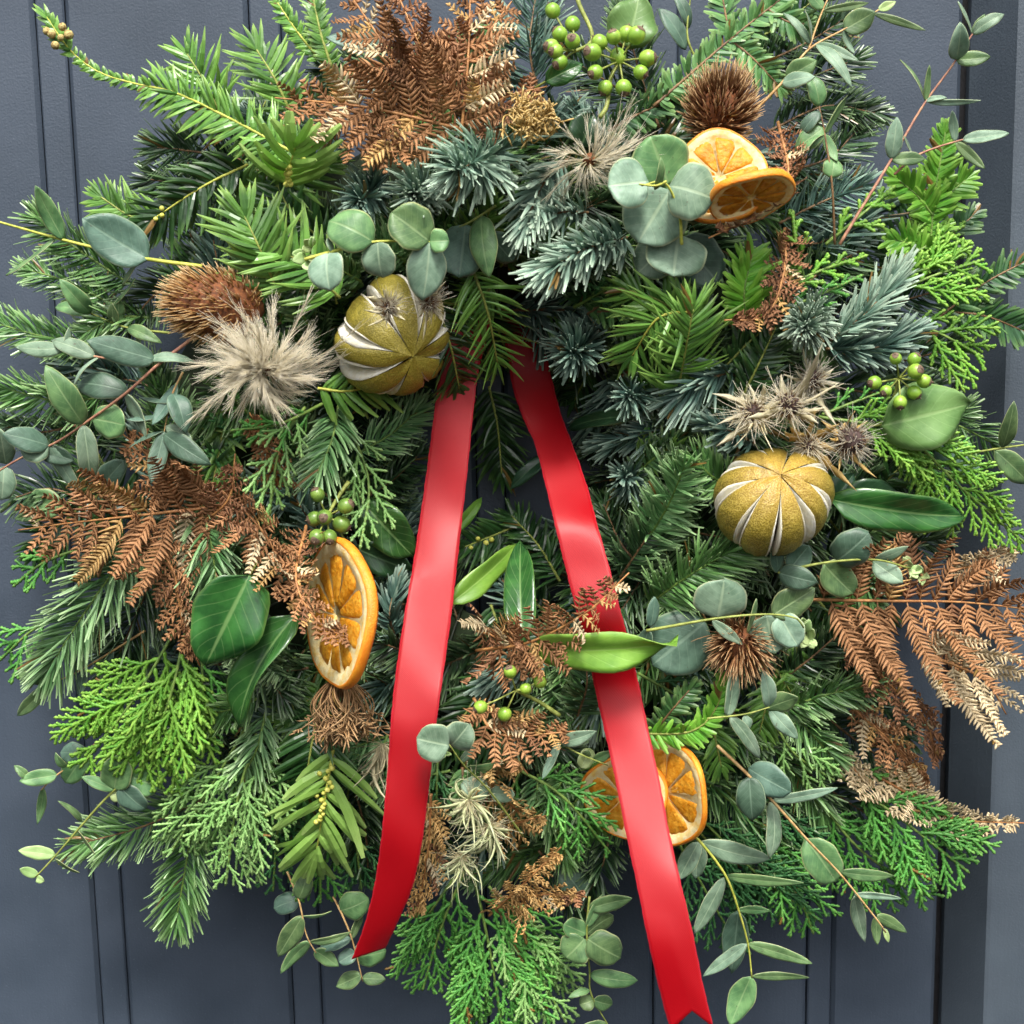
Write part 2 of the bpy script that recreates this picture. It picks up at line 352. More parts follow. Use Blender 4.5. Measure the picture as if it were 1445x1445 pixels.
def fir(label, pts, kind='nord', L=None, dens=1., roll=None, cat='fir sprig', name=None, group=None, buds=0, prof=None, split=False, wmul=1., mat=None, stem=None, sub=()):
    rg = rng_for(label, pts)
    C, ln = curve(pts, 28)
    name = name or ('yew_sprig' if kind.startswith('yew') else 'hemlock_sprig' if kind.startswith('hem') else 'fir_sprig')
    if cat == 'fir sprig' and name != 'fir_sprig': cat = name.replace('_', ' ')
    o = thing(name, label, cat, C[0], group)
    K_ = KINDS[kind]
    g = G(); g.stem(C, 2.2 * S, 1.1 * S)
    subs = [curve(p, 18)[0] for p in sub]
    for c in subs: g.stem(c, 2.0 * S, 1.1 * S)
    make('stem', g, stem or K_[10], o)
    if roll is None: roll = rg.uniform(-.35, .35)
    g = G(); first = True
    for c in [C] + subs:
        P, U, W, TH = needle_set(rg, c, kind, L, dens, roll, prof if first else None, wmul=wmul); first = False
        if split:
            for i in range(len(P)):
                q = G(); q.tube(P[i:i + 1], U[i:i + 1], W[i:i + 1], TH[i:i + 1]); make('needle', q, mat or K_[0], o, smooth=False)
        else: g.tube(P, U, W, TH)
    if not split: stuff(make('needles', g, mat or K_[0], o, smooth=False))
    if buds:
        T, N, B = frames(C); sp = []
        for i in range(buds):
            s = np.array([rg.uniform(.55, .97)]) if buds < 8 else np.array([.12 + .55 * i / buds])
            sp.append((at(C, s) + at(N, s) * 4 * S + at(B, s) * rg.normal(0, 4) * S)[0])
        bud_balls(o, sp, 4.0 * S, 'bud_yellow')
    return o
def scaly(rg, g, C, hw, nrmv):
    """a string of overlapping scale leaves as one bumpy flat tube"""
    ln = np.sum(np.linalg.norm(np.diff(C, axis=0), axis=1)) / S
    k = int(max(3, min(9, round(ln / 6)))); K = 2 * k + 1
    P = at(C, np.linspace(0, 1, K)); w = np.where(np.arange(K) % 2 == 0, .74, 1.28) * np.linspace(1.05, .8, K); w[-1] = .35
    g.tube(P[None], nrmv[None], hw * w[None], hw * .6 * w[None])
def cypress(label, pts, mat='cyp_green', width=70, hw=2.5, group=None, fine=1.0, stem='stem_green', cat='cypress spray', droop=.12):
    rg = rng_for(label, pts); C, ln = curve(pts, 40); o = thing('cypress_spray', label, cat, C[0], group)
    T, N, B = frames(C, roll=rg.uniform(-.25, .25)); lp = ln / S
    g = G(); g.stem(C, 2.4 * S, 1.4 * S); make('stem', g, stem, o)
    g = G(); scaly(rg, g, C[24:], hw * S, N[-1]); make('branchlet', g, mat, o)
    n1 = max(5, int(lp / (19 / fine)))
    for i in range(n1):
        s = .1 + .86 * (i + rg.uniform(.2, .8)) / n1; sd = 1 if i % 2 else -1
        p, t, nn, b = [at(X, np.array([s]))[0] for X in (C, T, N, B)]
        b = nrm(b); Lb = width * S * min(1, (1 - s) * 1.55 + .14) * min(1, .55 + s * 2) * rg.uniform(.8, 1.1)
        an = math.radians(rg.normal(38, 5)); d = math.cos(an) * t + math.sin(an) * sd * b + nn * rg.normal(0, .12)
        x = np.linspace(0, 1, 12)[:, None]
        Cb = p + d * Lb * x + t * Lb * .18 * x ** 2 + A3((0, 0, -1)) * Lb * droop * x ** 2
        g = G(); scaly(rg, g, Cb, hw * S, nn)
        Tb = nrm(np.gradient(Cb, axis=0)); Bb = nrm(np.cross(Tb, nn)); n2 = max(2, int(Lb / S / (8.6 / fine)))
        for j in range(n2):
            s2 = .12 + .84 * (j + .5) / n2; sd2 = 1 if j % 2 else -1
            p2 = at(Cb, np.array([s2]))[0]; t2 = at(Tb, np.array([s2]))[0]; b2 = at(Bb, np.array([s2]))[0]
            L2 = Lb * .42 * min(1, (1 - s2) * 1.5 + .22) * rg.uniform(.75, 1.1)
            a2 = math.radians(rg.normal(36, 6)); d2 = math.cos(a2) * t2 + math.sin(a2) * sd2 * b2 + nn * rg.normal(0, .1)
            x2 = np.linspace(0, 1, 7)[:, None]; C2 = p2 + d2 * L2 * x2 + t2 * L2 * .15 * x2 ** 2
            scaly(rg, g, C2, hw * .92 * S, nn)
            if L2 / S > 26:
                T2 = nrm(np.gradient(C2, axis=0))
                for q in range(int(L2 / S / 9)):
                    s3 = .25 + .6 * (q + .5) / max(1, int(L2 / S / 9)); sd3 = 1 if q % 2 else -1
                    p3 = at(C2, np.array([s3]))[0]; t3 = at(T2, np.array([s3]))[0]; b3 = nrm(np.cross(t3, nn))
                    d3 = .8 * t3 + .6 * sd3 * b3; scaly(rg, g, p3 + d3 * (L2 * .4 * (1.1 - s3)) * np.linspace(0, 1, 5)[:, None], hw * .85 * S, nn)
        make('branchlet', g, mat, o)
    return o
def prof(shape, v):
    if shape == 'round': w = np.sqrt(np.clip(1 - (2 * v ** .92 - 1) ** 2, 0, 1))
    elif shape == 'lance': w = (v + .01) ** .62 * np.clip(1 - v, 0, 1) ** .78; w = w / w.max()
    else: w = (v + .01) ** .5 * np.clip(1 - v, 0, 1) ** .72; w = w / w.max()
    w = np.where(v < .06, np.maximum(w * .35, .05), w)
    return np.maximum(w, .03)
def leaf_geo(rg, b, e, w, shape='lance', tilt=0., bend=None, fold=None, wave=.05, th=.0003, twist=0.):
    L = np.linalg.norm(e - b); t = (e - b) / L
    n0 = A3((0, -1, 0)) + A3((0, 0, .25)); n = nrm(n0 - (n0 @ t) * t); sd = np.cross(t, n)
    c, s_ = math.cos(tilt), math.sin(tilt); n, sd = n * c + sd * s_, sd * c - n * s_
    bend = rg.uniform(-.10, .18) if bend is None else bend; fold = rg.uniform(-.05, .38) if fold is None else fold
    nv, nu = 13, 9; v = np.linspace(0, 1, nv); u = np.linspace(-1, 1, nu)
    mid = b + (e - b) * v[:, None] + n * (bend * L * 4 * v * (1 - v))[:, None]
    hw = w * .5 * prof(shape, v)
    tw = twist * (v - .3)
    nn = n[None] * np.cos(tw)[:, None] + sd[None] * np.sin(tw)[:, None]; ss = sd[None] * np.cos(tw)[:, None] - n[None] * np.sin(tw)[:, None]
    wv = wave * w * np.sin(v * rg.uniform(5, 9) + rg.uniform(0, 6))
    hw = hw * (1 + .035 * np.sin(v * rg.uniform(9, 16) + rg.uniform(0, 6)))
    hgt = fold * np.abs(u)[None] * hw[:, None] + (u ** 2)[None] * wv[:, None] * np.sign(u)[None] - .06 * w * (u ** 4)[None]
    P = mid[:, None] + ss[:, None] * (u[None] * hw[:, None])[..., None] + nn[:, None] * hgt[..., None]
    top = P + nn[:, None] * th * .5; bot = P - nn[:, None] * th * .5
    V = np.vstack([top.reshape(-1, 3), bot.reshape(-1, 3)]); m = nv * nu; F = []
    for i in range(nv - 1):
        for j in range(nu - 1):
            a = i * nu + j; F.append((a, a + 1, a + nu + 1, a + nu)); F.append((m + a, m + a + nu, m + a + nu + 1, m + a + 1))
    ring = list(range(nu)) + [i * nu + nu - 1 for i in range(1, nv)] + [(nv - 1) * nu + j for j in range(nu - 2, -1, -1)] + [i * nu for i in range(nv - 2, 0, -1)]
    for a, b2 in zip(ring, ring[1:] + ring[:1]): F.append((b2, a, m + a, m + b2))
    uu = np.tile(np.tile(u, nv), 2); tt = np.tile(np.repeat(v, nu), 2)
    return V, np.array(F), tt, uu
def euca(label, stems, leaves, mat='euca', smat='stem_yellow', dh=14, r=2.2, buds=(), group=None, cat='eucalyptus stem'):
    """stems: list of pixel paths (first is the main one); leaves: (bx,by,tx,ty,w[,d_base,d_tip,tilt,mat])"""
    rg = rng_for(label, stems)
    cs = [curve([(p[0], p[1], (p[2] if len(p) > 2 else 0) + dh) for p in st], 26)[0] for st in stems]
    o = thing('eucalyptus_stem', label, cat, cs[0][0], group)
    for i, c in enumerate(cs):
        g = G(); g.stem(c, (r if i == 0 else r * .75) * S, r * .5 * S); make('stem' if i == 0 else 'side_stem', g, smat, o)
    allc = np.vstack(cs)
    for lf in leaves:
        bx, by, tx, ty, w = lf[:5]; d0 = lf[5] if len(lf) > 5 else None; d1 = lf[6] if len(lf) > 6 else None
        tilt = lf[7] if len(lf) > 7 else rg.uniform(-.45, .45); mt = lf[8] if len(lf) > 8 else mat
        b0 = W3((bx, by, dh))
        k = np.argmin(np.linalg.norm(allc - b0, axis=1)); near = np.linalg.norm(allc[k] - b0) < 22 * S
        hb = -b0[1]; b = allc[k] if (near and d0 is None) else W3((bx, by, dh if d0 is None else d0))
        hb = -b[1]; e = pix(tx, ty, hb + ((d1 - (d0 or 0)) * .001 if d1 is not None else rg.uniform(-.35, .5) * math.hypot(tx - bx, ty - by) * S))
        L = math.hypot(tx - bx, ty - by); shape = 'round' if w / max(L, 1) > .62 else 'lance'
        g = G(); g.add(*leaf_geo(rg, b, e, w * S / max(.25, math.cos(tilt)), shape, tilt)); make('leaf', g, mt, o)
    for (bx, by, rr) in buds:
        for q in range(4):
            a = rg.uniform(0, 6.28); b = W3((bx, by, dh)); e = W3((bx + math.cos(a) * rr, by + math.sin(a) * rr, dh + 5))
            g = G(); g.add(*leaf_geo(rg, b, e, rr * .75 * S, 'lance', rg.uniform(-.8, .8))); make('bud', g, 'euca_young', o)
    return o
def ivy_leaf(label, bx, by, tx, ty, w, mat='ivy', d0=18, d1=22, tilt=0., bend=.06, fold=.2, twist=0., stalk=True, wave=.12):
    rg = rng_for(label); b = W3((bx, by, d0)); e = W3((tx, ty, d1)); o = thing('ivy_leaf', label, 'ivy leaf', b)
    g = G(); g.add(*leaf_geo(rg, b, e, w * S, 'ivy', tilt, bend, fold, wave, .0004, twist)); make('blade', g, mat, o)
    if stalk:
        d = nrm(e - b); c = np.array([b + d * 6 * S, b - d * 14 * S + A3((0, .006, 0)), b - d * 30 * S + A3((0, .02, 0))]); g = G(); g.stem(curve(list(c), 8)[0], 1.6 * S, 1.6 * S); make('stalk', g, 'stem_olive', o)
    return o
def fern(label, pts, plen=60, mat='fern_brown', n=None, curl=.25, pin=16, group=None, ang=66, hw=2.3, roll=None, hookm=.15, stem='stem_fern', cat='fern frond', gap=23, lift=.15, s0=.06):
    """dried bracken: rachis, pairs of pinnae, each pinna a midrib with a comb of pinnules"""
    rg = rng_for(label, pts); C, ln = curve(pts, 40); o = thing('fern_frond', label, cat, C[0], group)
    T, N, B = frames(C, roll=rg.uniform(-.25, .25) if roll is None else roll); lp = ln / S
    g = G(); g.stem(C, 2.4 * S, 1.0 * S); make('rachis', g, stem, o)
    gap = min(gap, max(9, plen * .34)); n = n or max(5, int(lp / gap))
    for i in range(n):
        for sd in (1, -1):
            s = s0 + (.95 - s0) * (i + (.25 if sd > 0 else .0) + rg.uniform(-.1, .1)) / n; s = min(max(s, 0), .97)
            p, t, nn, b = [at(X, np.array([s]))[0] for X in (C, T, N, B)]
            L = plen * S * np.interp(s, [0, .15, .45, 1], [.75, 1, .9, .18]) * rg.uniform(.75, 1.12)
            a = math.radians(rg.normal(ang, 7)); d = math.cos(a) * t + math.sin(a) * sd * b + nn * rg.normal(lift, .16)
            K = 14; x = np.linspace(0, 1, K)[:, None]; cu = rg.normal(curl, .28) + (rg.uniform(.5, 1.1) if rg.uniform() < .18 else 0)
            hook = rg.normal(hookm, .25)
            Cp = p + nrm(d) * L * x + (nn * cu + t * hook) * L * x ** 2.2 + A3((0, 0, -1)) * L * .1 * x ** 2
            al_ = np.r_[0, np.cumsum(np.linalg.norm(np.diff(Cp, axis=0), axis=1))]; La = al_[-1]; Cp = np.stack([np.interp(np.linspace(0, La, K), al_, Cp[:, q]) for q in range(3)], 1)
            g = G(); g.stem(Cp, 1.1 * S, .5 * S, 4)
            Tp, Np, Bp = frames(Cp, nn); m = max(4, int(La / S / 6.4))
            sp = np.repeat(np.linspace(.06, .97, m), 2); ss = np.tile([1, -1], m)
            tt, n_, b_ = at(Tp, sp), nrm(at(Np, sp)), nrm(at(Bp, sp))
            pl = pin * S * np.interp(sp, [0, .2, .6, 1], [.8, 1, .85, .4]) * rg.uniform(.8, 1.15, len(sp)) * min(1.15, max(.55, L / (50 * S)))
            aa = np.radians(rg.normal(62, 7, len(sp)))
            dd = np.cos(aa)[:, None] * tt + (np.sin(aa) * ss)[:, None] * b_ + n_ * rg.normal(.08, .12, (len(sp), 1))
            xx = np.linspace(0, 1, 4)
            PP = at(Cp, sp)[:, None] + dd[:, None] * (pl[:, None] * xx)[..., None] + (n_ * rg.normal(.2, .25, (len(sp), 1)) + tt * .2)[:, None] * (pl[:, None] * xx ** 2)[..., None]
            g.tube(PP, n_, hw * S * np.array([[1.15, 1.05, .75, .15]]), .32 * S * np.array([[1, 1, 1, .5]]))
            make('leaflet', g, mat if rg.uniform() < .78 or mat == 'fern_tan' else str(rg.choice(['fern_rust', 'fern_tan', 'fern_gold'])), o)
    return o
def berries(label, c, n, spread, stalk, dh=26, r=12.5, mat='berry', dirbias=(0, 0), spots=None):
    """umbel of ivy berries on thin stalks; spots = explicit pixel offsets"""
    rg = rng_for(label, c); C0 = W3((c[0], c[1], dh)); o = thing('berry_cluster', label, 'berry cluster', C0)
    g = G(); g.stem(curve([(p[0], p[1], dh - 4 if i else dh) for i, p in enumerate([c] + stalk)], 14)[0], 2.2 * S, 3.2 * S); make('stalk', g, 'stem_olive', o)
    if spots is None:
        spots = [(math.cos(a) * spread * rg.uniform(.7, 1.1), math.sin(a) * spread * rg.uniform(.7, 1.1)) for a in np.linspace(0, 6.28, n, endpoint=False) + rg.uniform(-.2, .2, n)]
    for (dx, dy) in spots:
        p = W3((c[0] + dx, c[1] + dy, dh + rg.uniform(-2, 12))); ax = nrm(p - C0)
        rr = r * .9 * S * rg.uniform(.84, 1.08)
        g = G(); g.stem(curve([C0, (C0 + p) / 2 + A3((0, -.001, 0)), p], 8)[0], 1.1 * S, 1.3 * S); make('berry_stalk', g, 'stem_olive', o)
        g = G(); g.add(*ball(p, rr, ax, 14, 10, 1.06)); bo = make('berry', g, mat, o)
        # domed brown cap round the far pole, with its little style
        g = G(); nu = 12; hx = nrm(np.cross(ax, A3((.3, .5, .8)))); hy = np.cross(ax, hx); V = []
        for th in (.62, .5, .3, .12):
            for j in range(nu):
                q = j * 2 * math.pi / nu; k = th * (1 + .12 * math.sin(3 * q + dx)) if th > .4 else th
                V.append(p + rr * 1.03 * (math.sin(k) * (math.cos(q) * hx + math.sin(q) * hy) + math.cos(k) * 1.06 * ax))
        F = [(i * nu + j, i * nu + (j + 1) % nu, (i + 1) * nu + (j + 1) % nu, (i + 1) * nu + j) for i in range(3) for j in range(nu)]
        F += [(36, 36 + j, 36 + j + 1, 36 + (j + 2) % nu) for j in range(1, nu - 2, 2)]
        g.add(np.array(V), np.array(F)); g.stem(np.array([p + ax * rr * 1.0, p + ax * rr * 1.22, p + ax * rr * 1.34]), 1.1 * S, .5 * S, 4); make('cap', g, 'cap', bo)
    return o
def orange(label, c, R, normal, thick=15, dh=22, warp=.12, segs=9, spin=0., flesh_in=.84):
    """dried orange slice: rind band, pith disc and separate flesh segments on both faces"""
    rg = rng_for(label, c); C0 = W3((c[0], c[1], dh)); n = nrm(A3(normal)); x = nrm(np.cross(n, A3((0, .1, 1)))); y = np.cross(n, x)
    o = thing('orange_slice', label, 'orange slice', C0); R = R * S; th = thick * S
    a1, a2 = rg.uniform(0, 6.28, 2)
    def P(r, a, z):
        w = warp * R * (r / R) ** 2 * (math.sin(2 * a + a1) + .4 * math.sin(3 * a + a2))
        rr = r * (1 + .025 * math.sin(3 * a + a2) + .02 * math.sin(5 * a + a1))
        return C0 + x * (rr * math.cos(a)) + y * (rr * math.sin(a)) + n * (z + w)
    na = 56; A = [spin + i * 2 * math.pi / na for i in range(na)]
    def loft(rings):
        V = []; F = []
        for (r, z) in rings: V += [P(r, a, z + rg.normal(0, .01) * th) for a in A]
        for i in range(len(rings) - 1):
            for j in range(na): F.append((i * na + j, i * na + (j + 1) % na, (i + 1) * na + (j + 1) % na, (i + 1) * na + j))
        return np.array(V), np.array(F)
    g = G(); g.add(*loft([(R * .955, th * .50), (R * .985, th * .56), (R * 1.01, th * .3), (R * 1.02, 0), (R * 1.01, -th * .3), (R * .985, -th * .56), (R * .955, -th * .5)])); make('rind', g, 'orange_rind', o)
    g = G(); g.add(*loft([(R * .96, th * .50), (R * .91, th * .52), (R * flesh_in, th * .42), (R * flesh_in * .97, th * .24), (R * .008, th * .22), (R * .008, -th * .22), (R * flesh_in * .97, -th * .24), (R * flesh_in, -th * .42), (R * .91, -th * .52), (R * .96, -th * .50)])); make('pith', g, 'orange_pith', o)
    for k in range(segs):
        a0 = spin + (k + .035) * 2 * math.pi / segs; b0 = spin + (k + .965) * 2 * math.pi / segs
        V = []; F = []; nr, nn_ = 7, 8
        for sgn in (1, -1):
            for i in range(nr):
                for j in range(nn_):
                    fr = i / (nr - 1); fa = j / (nn_ - 1); r = R * (.09 + (flesh_in - .10) * fr)
                    sq = .5 + (fa - .5) * (1 - .16 * max(0, fr - .8) / .2) * min(1, .72 + fr)
                    edge = min(1, 5 * min(fr, 1 - fr, fa, 1 - fa) + .12); V.append(P(r, a0 + (b0 - a0) * sq, sgn * th * (.08 + .36 * edge ** .5 * rg.uniform(.72, 1.12))))
        m = nr * nn_
        for i in range(nr - 1):
            for j in range(nn_ - 1):
                a = i * nn_ + j; F.append((a, a + 1, a + nn_ + 1, a + nn_)); F.append((m + a, m + a + nn_, m + a + nn_ + 1, m + a + 1))
        ring = list(range(nn_)) + [i * nn_ + nn_ - 1 for i in range(1, nr)] + [(nr - 1) * nn_ + j for j in range(nn_ - 2, -1, -1)] + [i * nn_ for i in range(nr - 2, 0, -1)]
        for a, b in zip(ring, ring[1:] + ring[:1]): F.append((b, a, m + a, m + b))
        g = G(); g.add(np.array(V), np.array(F)); make('flesh_segment', g, 'orange_flesh', o)
    return o
def lime(label, c, R, axis, mat, wedges=8, dh=20, spin=0., gap=.5, sq=.88):
    """dried fruit scored into wedges: each wedge of peel bulges, its cut edges show pith"""
    rg = rng_for(label, c); C0 = W3((c[0], c[1], dh)); ax = nrm(A3(axis)); x = nrm(np.cross(ax, A3((1, 0, .1)))); y = np.cross(ax, x); R = R * S
    o = thing('dried_lime', label, 'dried lime', C0)
    ph0 = rg.uniform(0, 6.28, 3)
    def P(lat, lon, r):
        r = r * (1 + .055 * math.sin(2 * lon + ph0[0]) * math.cos(lat) + .035 * math.sin(3 * lon + ph0[1] + lat) + .02 * math.sin(2.5 * lat + ph0[2]))
        return C0 + r * (math.cos(lat) * (math.cos(lon) * x + math.sin(lon) * y) + math.sin(lat) * sq * ax)
    g = G(); g.add(*ball(C0, R * .74, ax, 18, 12, sq, .02, rg)); make('core', g, 'lime_core', o)
    nl, nw = 19, 13; lat = np.linspace(1.5707, -1.5, nl)
    for k in range(wedges):
        a = spin + k * 2 * math.pi / wedges; b = a + 2 * math.pi / wedges; mid = (a + b) / 2 + rg.normal(0, .03); bw = rg.normal(1, .025); gj = gap * (1.75 if k % 4 == 1 else rg.uniform(.6, 1.2))
        V = []; tt = []; E = [[], []]
        for i, la in enumerate(lat):
            sl = np.clip((1.38 - la) / .8, 0, 1) * np.clip((la + 1.3) / .6, 0, 1)
            hwid = (b - a) / 2 * (1 - gj * sl); bul = bw + .045 * sl
            for j in range(nw):
                f = j / (nw - 1) * 2 - 1; lo = mid + f * hwid
                r = R * bul * (1 - .05 * abs(f) ** 3 * sl) * (1 + rg.normal(0, .004)); V.append(P(la, lo, r)); tt.append(i / (nl - 1))
            for q, f in ((0, -1), (1, 1)): E[q].append((la, mid + f * hwid, mid + f * ((b - a) / 2 * (1 - gj * .36 * sl)), sl, bul))
        F = [(i * nw + j, i * nw + j + 1, (i + 1) * nw + j + 1, (i + 1) * nw + j) for i in range(nl - 1) for j in range(nw - 1)]
        g = G(); g.add(np.array(V), np.array(F), np.array(tt)); make('peel_wedge', g, mat, o)
        g = G()
        for q in (0, 1):
            V = []
            for (la, l1, l2, sl, bul) in E[q]:
                V += [P(la, l1, R * bul * .955), P(la, l1 * .72 + l2 * .28, R * (.955 * bul + .022 * sl)), P(la, l1 * .3 + l2 * .7, R * (.945 + .01 * sl)), P(la, l2, R * (.93 - .10 * sl)), P(la, l2 - (l2 - mid) * .06, R * (.90 - .28 * sl))]
            F = [(i * 5 + j, i * 5 + j + 1, i * 5 + 6 + j, i * 5 + 5 + j) for i in range(nl - 1) for j in range(4)]
            g.add(np.array(V), np.array(F))
        make('pith_edge', g, 'pith', o)
    return o
def spiky(rg, C0, ax, R, sq, n, L, hw, lean=.25, crook=0.):
    th = np.arccos(rg.uniform(-.85, .99, n)); ph = rg.uniform(0, 6.283, n); ax = nrm(ax); x = nrm(np.cross(ax, A3((.2, .3, 1)))); y = np.cross(ax, x)
    d = np.sin(th)[:, None] * (np.cos(ph)[:, None] * x + np.sin(ph)[:, None] * y) + np.cos(th)[:, None] * ax
    p = C0 + R * (d + ax * (np.cos(th) * (sq - 1))[:, None]); e = nrm(d + ax * lean + rg.normal(0, .09, d.shape)); xx = np.linspace(0, 1, 4)
    Ls = L * rg.uniform(.75, 1.2, n)
    P = p[:, None] + e[:, None] * (Ls[:, None] * xx)[..., None] + (ax * crook + rg.normal(0, .1, d.shape))[:, None] * (Ls[:, None] * xx ** 2)[..., None]
    return P, nrm(np.cross(e, ax) + 1e-4), hw * np.array([[1, .8, .55, .15]]), hw * .7 * np.array([[1, .8, .55, .15]])
def teasel(label, c, axis, R, sq=1.5, n=650, L=22, mat='spine', dh=18, bracts=5, blen=90):
    rg = rng_for(label); C0 = W3((c[0], c[1], dh)); ax = nrm(A3(axis)); o = thing('teasel_head', label, 'teasel', C0)
    g = G(); g.add(*ball(C0, R * S, ax, 16, 12, sq, .03, rg)); make('cone', g, 'core', o)
    g = G(); g.tube(*spiky(rg, C0, ax, R * S * .97, sq, n, L * S, 1.5 * S, .45, .3)); stuff(make('spines', g, mat, o))
    base = C0 - ax * R * S * sq * .9; x = nrm(np.cross(ax, A3((.2, .3, 1)))); y = np.cross(ax, x)
    for i in range(bracts):
        a = i * 6.283 / bracts + rg.uniform(-.3, .3); d = math.cos(a) * x + math.sin(a) * y; l = blen * S * rg.uniform(.6, 1.1); xx = np.linspace(0, 1, 9)[:, None]
        P = base + (d * .9 + ax * .1) * l * xx + ax * l * .55 * xx ** 2; g = G(); g.tube(P[None], ax[None], 2.0 * S * np.linspace(1, .25, 9)[None], 1.2 * S * np.linspace(1, .25, 9)[None]); make('bract', g, 'nest_brown', o)
    return o
def plume_head(label, c, axis, R, n=90, dh=26, hair=14, fan=1.25, mat='plume'):
    """fluffy clematis seed head: curved plumes, each feathered with fine hairs"""
    rg = rng_for(label); C0 = W3((c[0], c[1], dh)); ax = nrm(A3(axis)); o = thing('dried_clematis', label, 'dried flower', C0); x = nrm(np.cross(ax, A3((.2, .3, 1)))); y = np.cross(ax, x)
    g = G(); g.add(*ball(C0, 9 * S, ax, 10, 7, .8, .08, rg)); make('centre', g, 'core', o)
    th = rg.uniform(.05, fan, n) * 1.0; ph = rg.uniform(0, 6.283, n); K = 12; xx = np.linspace(0, 1, K)
    d = np.sin(th)[:, None] * (np.cos(ph)[:, None] * x + np.sin(ph)[:, None] * y) + np.cos(th)[:, None] * ax * .7
    d = d * A3((1.12, 1, .78))
    cv = rg.normal(0, .16, (n, 3)) + np.cross(ax, d) * .45 + A3((.1, 0, .2)) - ax * rg.uniform(.0, .4, (n, 1)); Ls = R * S * rg.uniform(.5, 1.2, n)
    P = C0 + d[:, None] * (Ls[:, None] * xx)[..., None] + cv[:, None] * (Ls[:, None] * xx ** 2.2)[..., None]
    g = G(); g.tube(P, nrm(rg.normal(0, 1, (n, 3))), .8 * S * np.linspace(1, .4, K)[None], .8 * S * np.linspace(1, .4, K)[None]); stuff(make('plumes', g, 'straw', o))
    T = nrm(np.gradient(P, axis=1)); hs = []; hd = []
    for i in range(n):
        s = rg.uniform(.2, 1, hair); k = s * (K - 1); k0 = np.minimum(k.astype(int), K - 2)
        hs.append(P[i, k0] + (P[i, k0 + 1] - P[i, k0]) * (k - k0)[:, None]); hd.append(nrm(T[i, k0] * 3.4 + rg.normal(0, .34, (hair, 3))))
    hs = np.vstack(hs); hd = np.vstack(hd); m = len(hs); x4 = np.linspace(0, 1, 4); hl = R * .42 * S * rg.uniform(.6, 1.2, m)
    PP = hs[:, None] + hd[:, None] * (hl[:, None] * x4)[..., None] + rg.normal(0, .12, (m, 1, 3)) * (hl[:, None] * x4 ** 2)[..., None]
    g = G(); g.tube(PP, nrm(rg.normal(0, 1, (m, 3))),   .36 * S * np.array([[1, .8, .6, .3]]), .36 * S * np.array([[1, .8, .6, .3]])); stuff(make('hairs', g, mat, o))
    return o
def nest(label, c, axis, R, n=70, dh=22, mat='nest_brown', inward=1.3, blobs=True):
    """dried umbel closed like a bird's nest: ribs rise from the stalk and curl inwards"""
    rg = rng_for(label); C0 = W3((c[0], c[1], dh)); ax = nrm(A3(axis)); o = thing('seed_umbel', label, 'seed head', C0); x = nrm(np.cross(ax, A3((.2, .3, 1)))); y = np.cross(ax, x)
    base = C0 - ax * R * S * .9; K = 11; u = np.linspace(0, 1, K); ph = rg.uniform(0, 6.283, n); rr = R * S * rg.uniform(.35, 1.05, n)
    out = np.sin(np.pi * np.minimum(u * .78, 1)) ; upv = 1.75 * u ** .9
    D = np.cos(ph)[:, None] * x + np.sin(ph)[:, None] * y; sw = np.cross(D, ax)
    P = base + D[:, None] * (rr[:, None] * out)[..., None] + ax * (R * S * upv * 1.0)[None, :, None] * rg.uniform(.75, 1.05, (n, 1, 1)) + sw[:, None] * (R * S * rg.normal(0, .45, (n, 1)) * u ** 2)[..., None]
    g = G(); g.tube(P, nrm(D + .01), 1.3 * S * np.linspace(1.1, .7, K)[None], 1.0 * S * np.linspace(1.1, .7, K)[None]); stuff(make('ribs', g, mat, o))
    # twiggy tips of each rib
    tp = np.repeat(P[:, -1], 6, 0); td = nrm(np.repeat(P[:, -1] - P[:, -3], 6, 0) / (R * S) * 3 + rg.normal(0, .8, (n * 6, 3))); x5 = np.linspace(0, 1, 5); tl = R * S * .34 * rg.uniform(.6, 1.2, n * 6)
    PP = tp[:, None] + td[:, None] * (tl[:, None] * x5)[..., None] + (rg.normal(0, .5, (n * 6, 3)))[:, None] * (tl[:, None] * x5 ** 2)[..., None]
    g = G(); g.tube(PP, nrm(rg.normal(0, 1, (n * 6, 3))), .9 * S * np.array([[.8, .8, .8, 1.6, .8]]), .8 * S * np.array([[.8, .8, .8, 1.6, .8]])); stuff(make('seed_rays', g, mat, o))
    g = G(); g.stem(np.array([base + ax * R * S * .2, base - ax * R * S * .6, base - ax * R * S * 1.4 + A3((0, .01, 0))]), 2 * S, 2 * S); make('stalk', g, 'stem_tan', o)
    return o
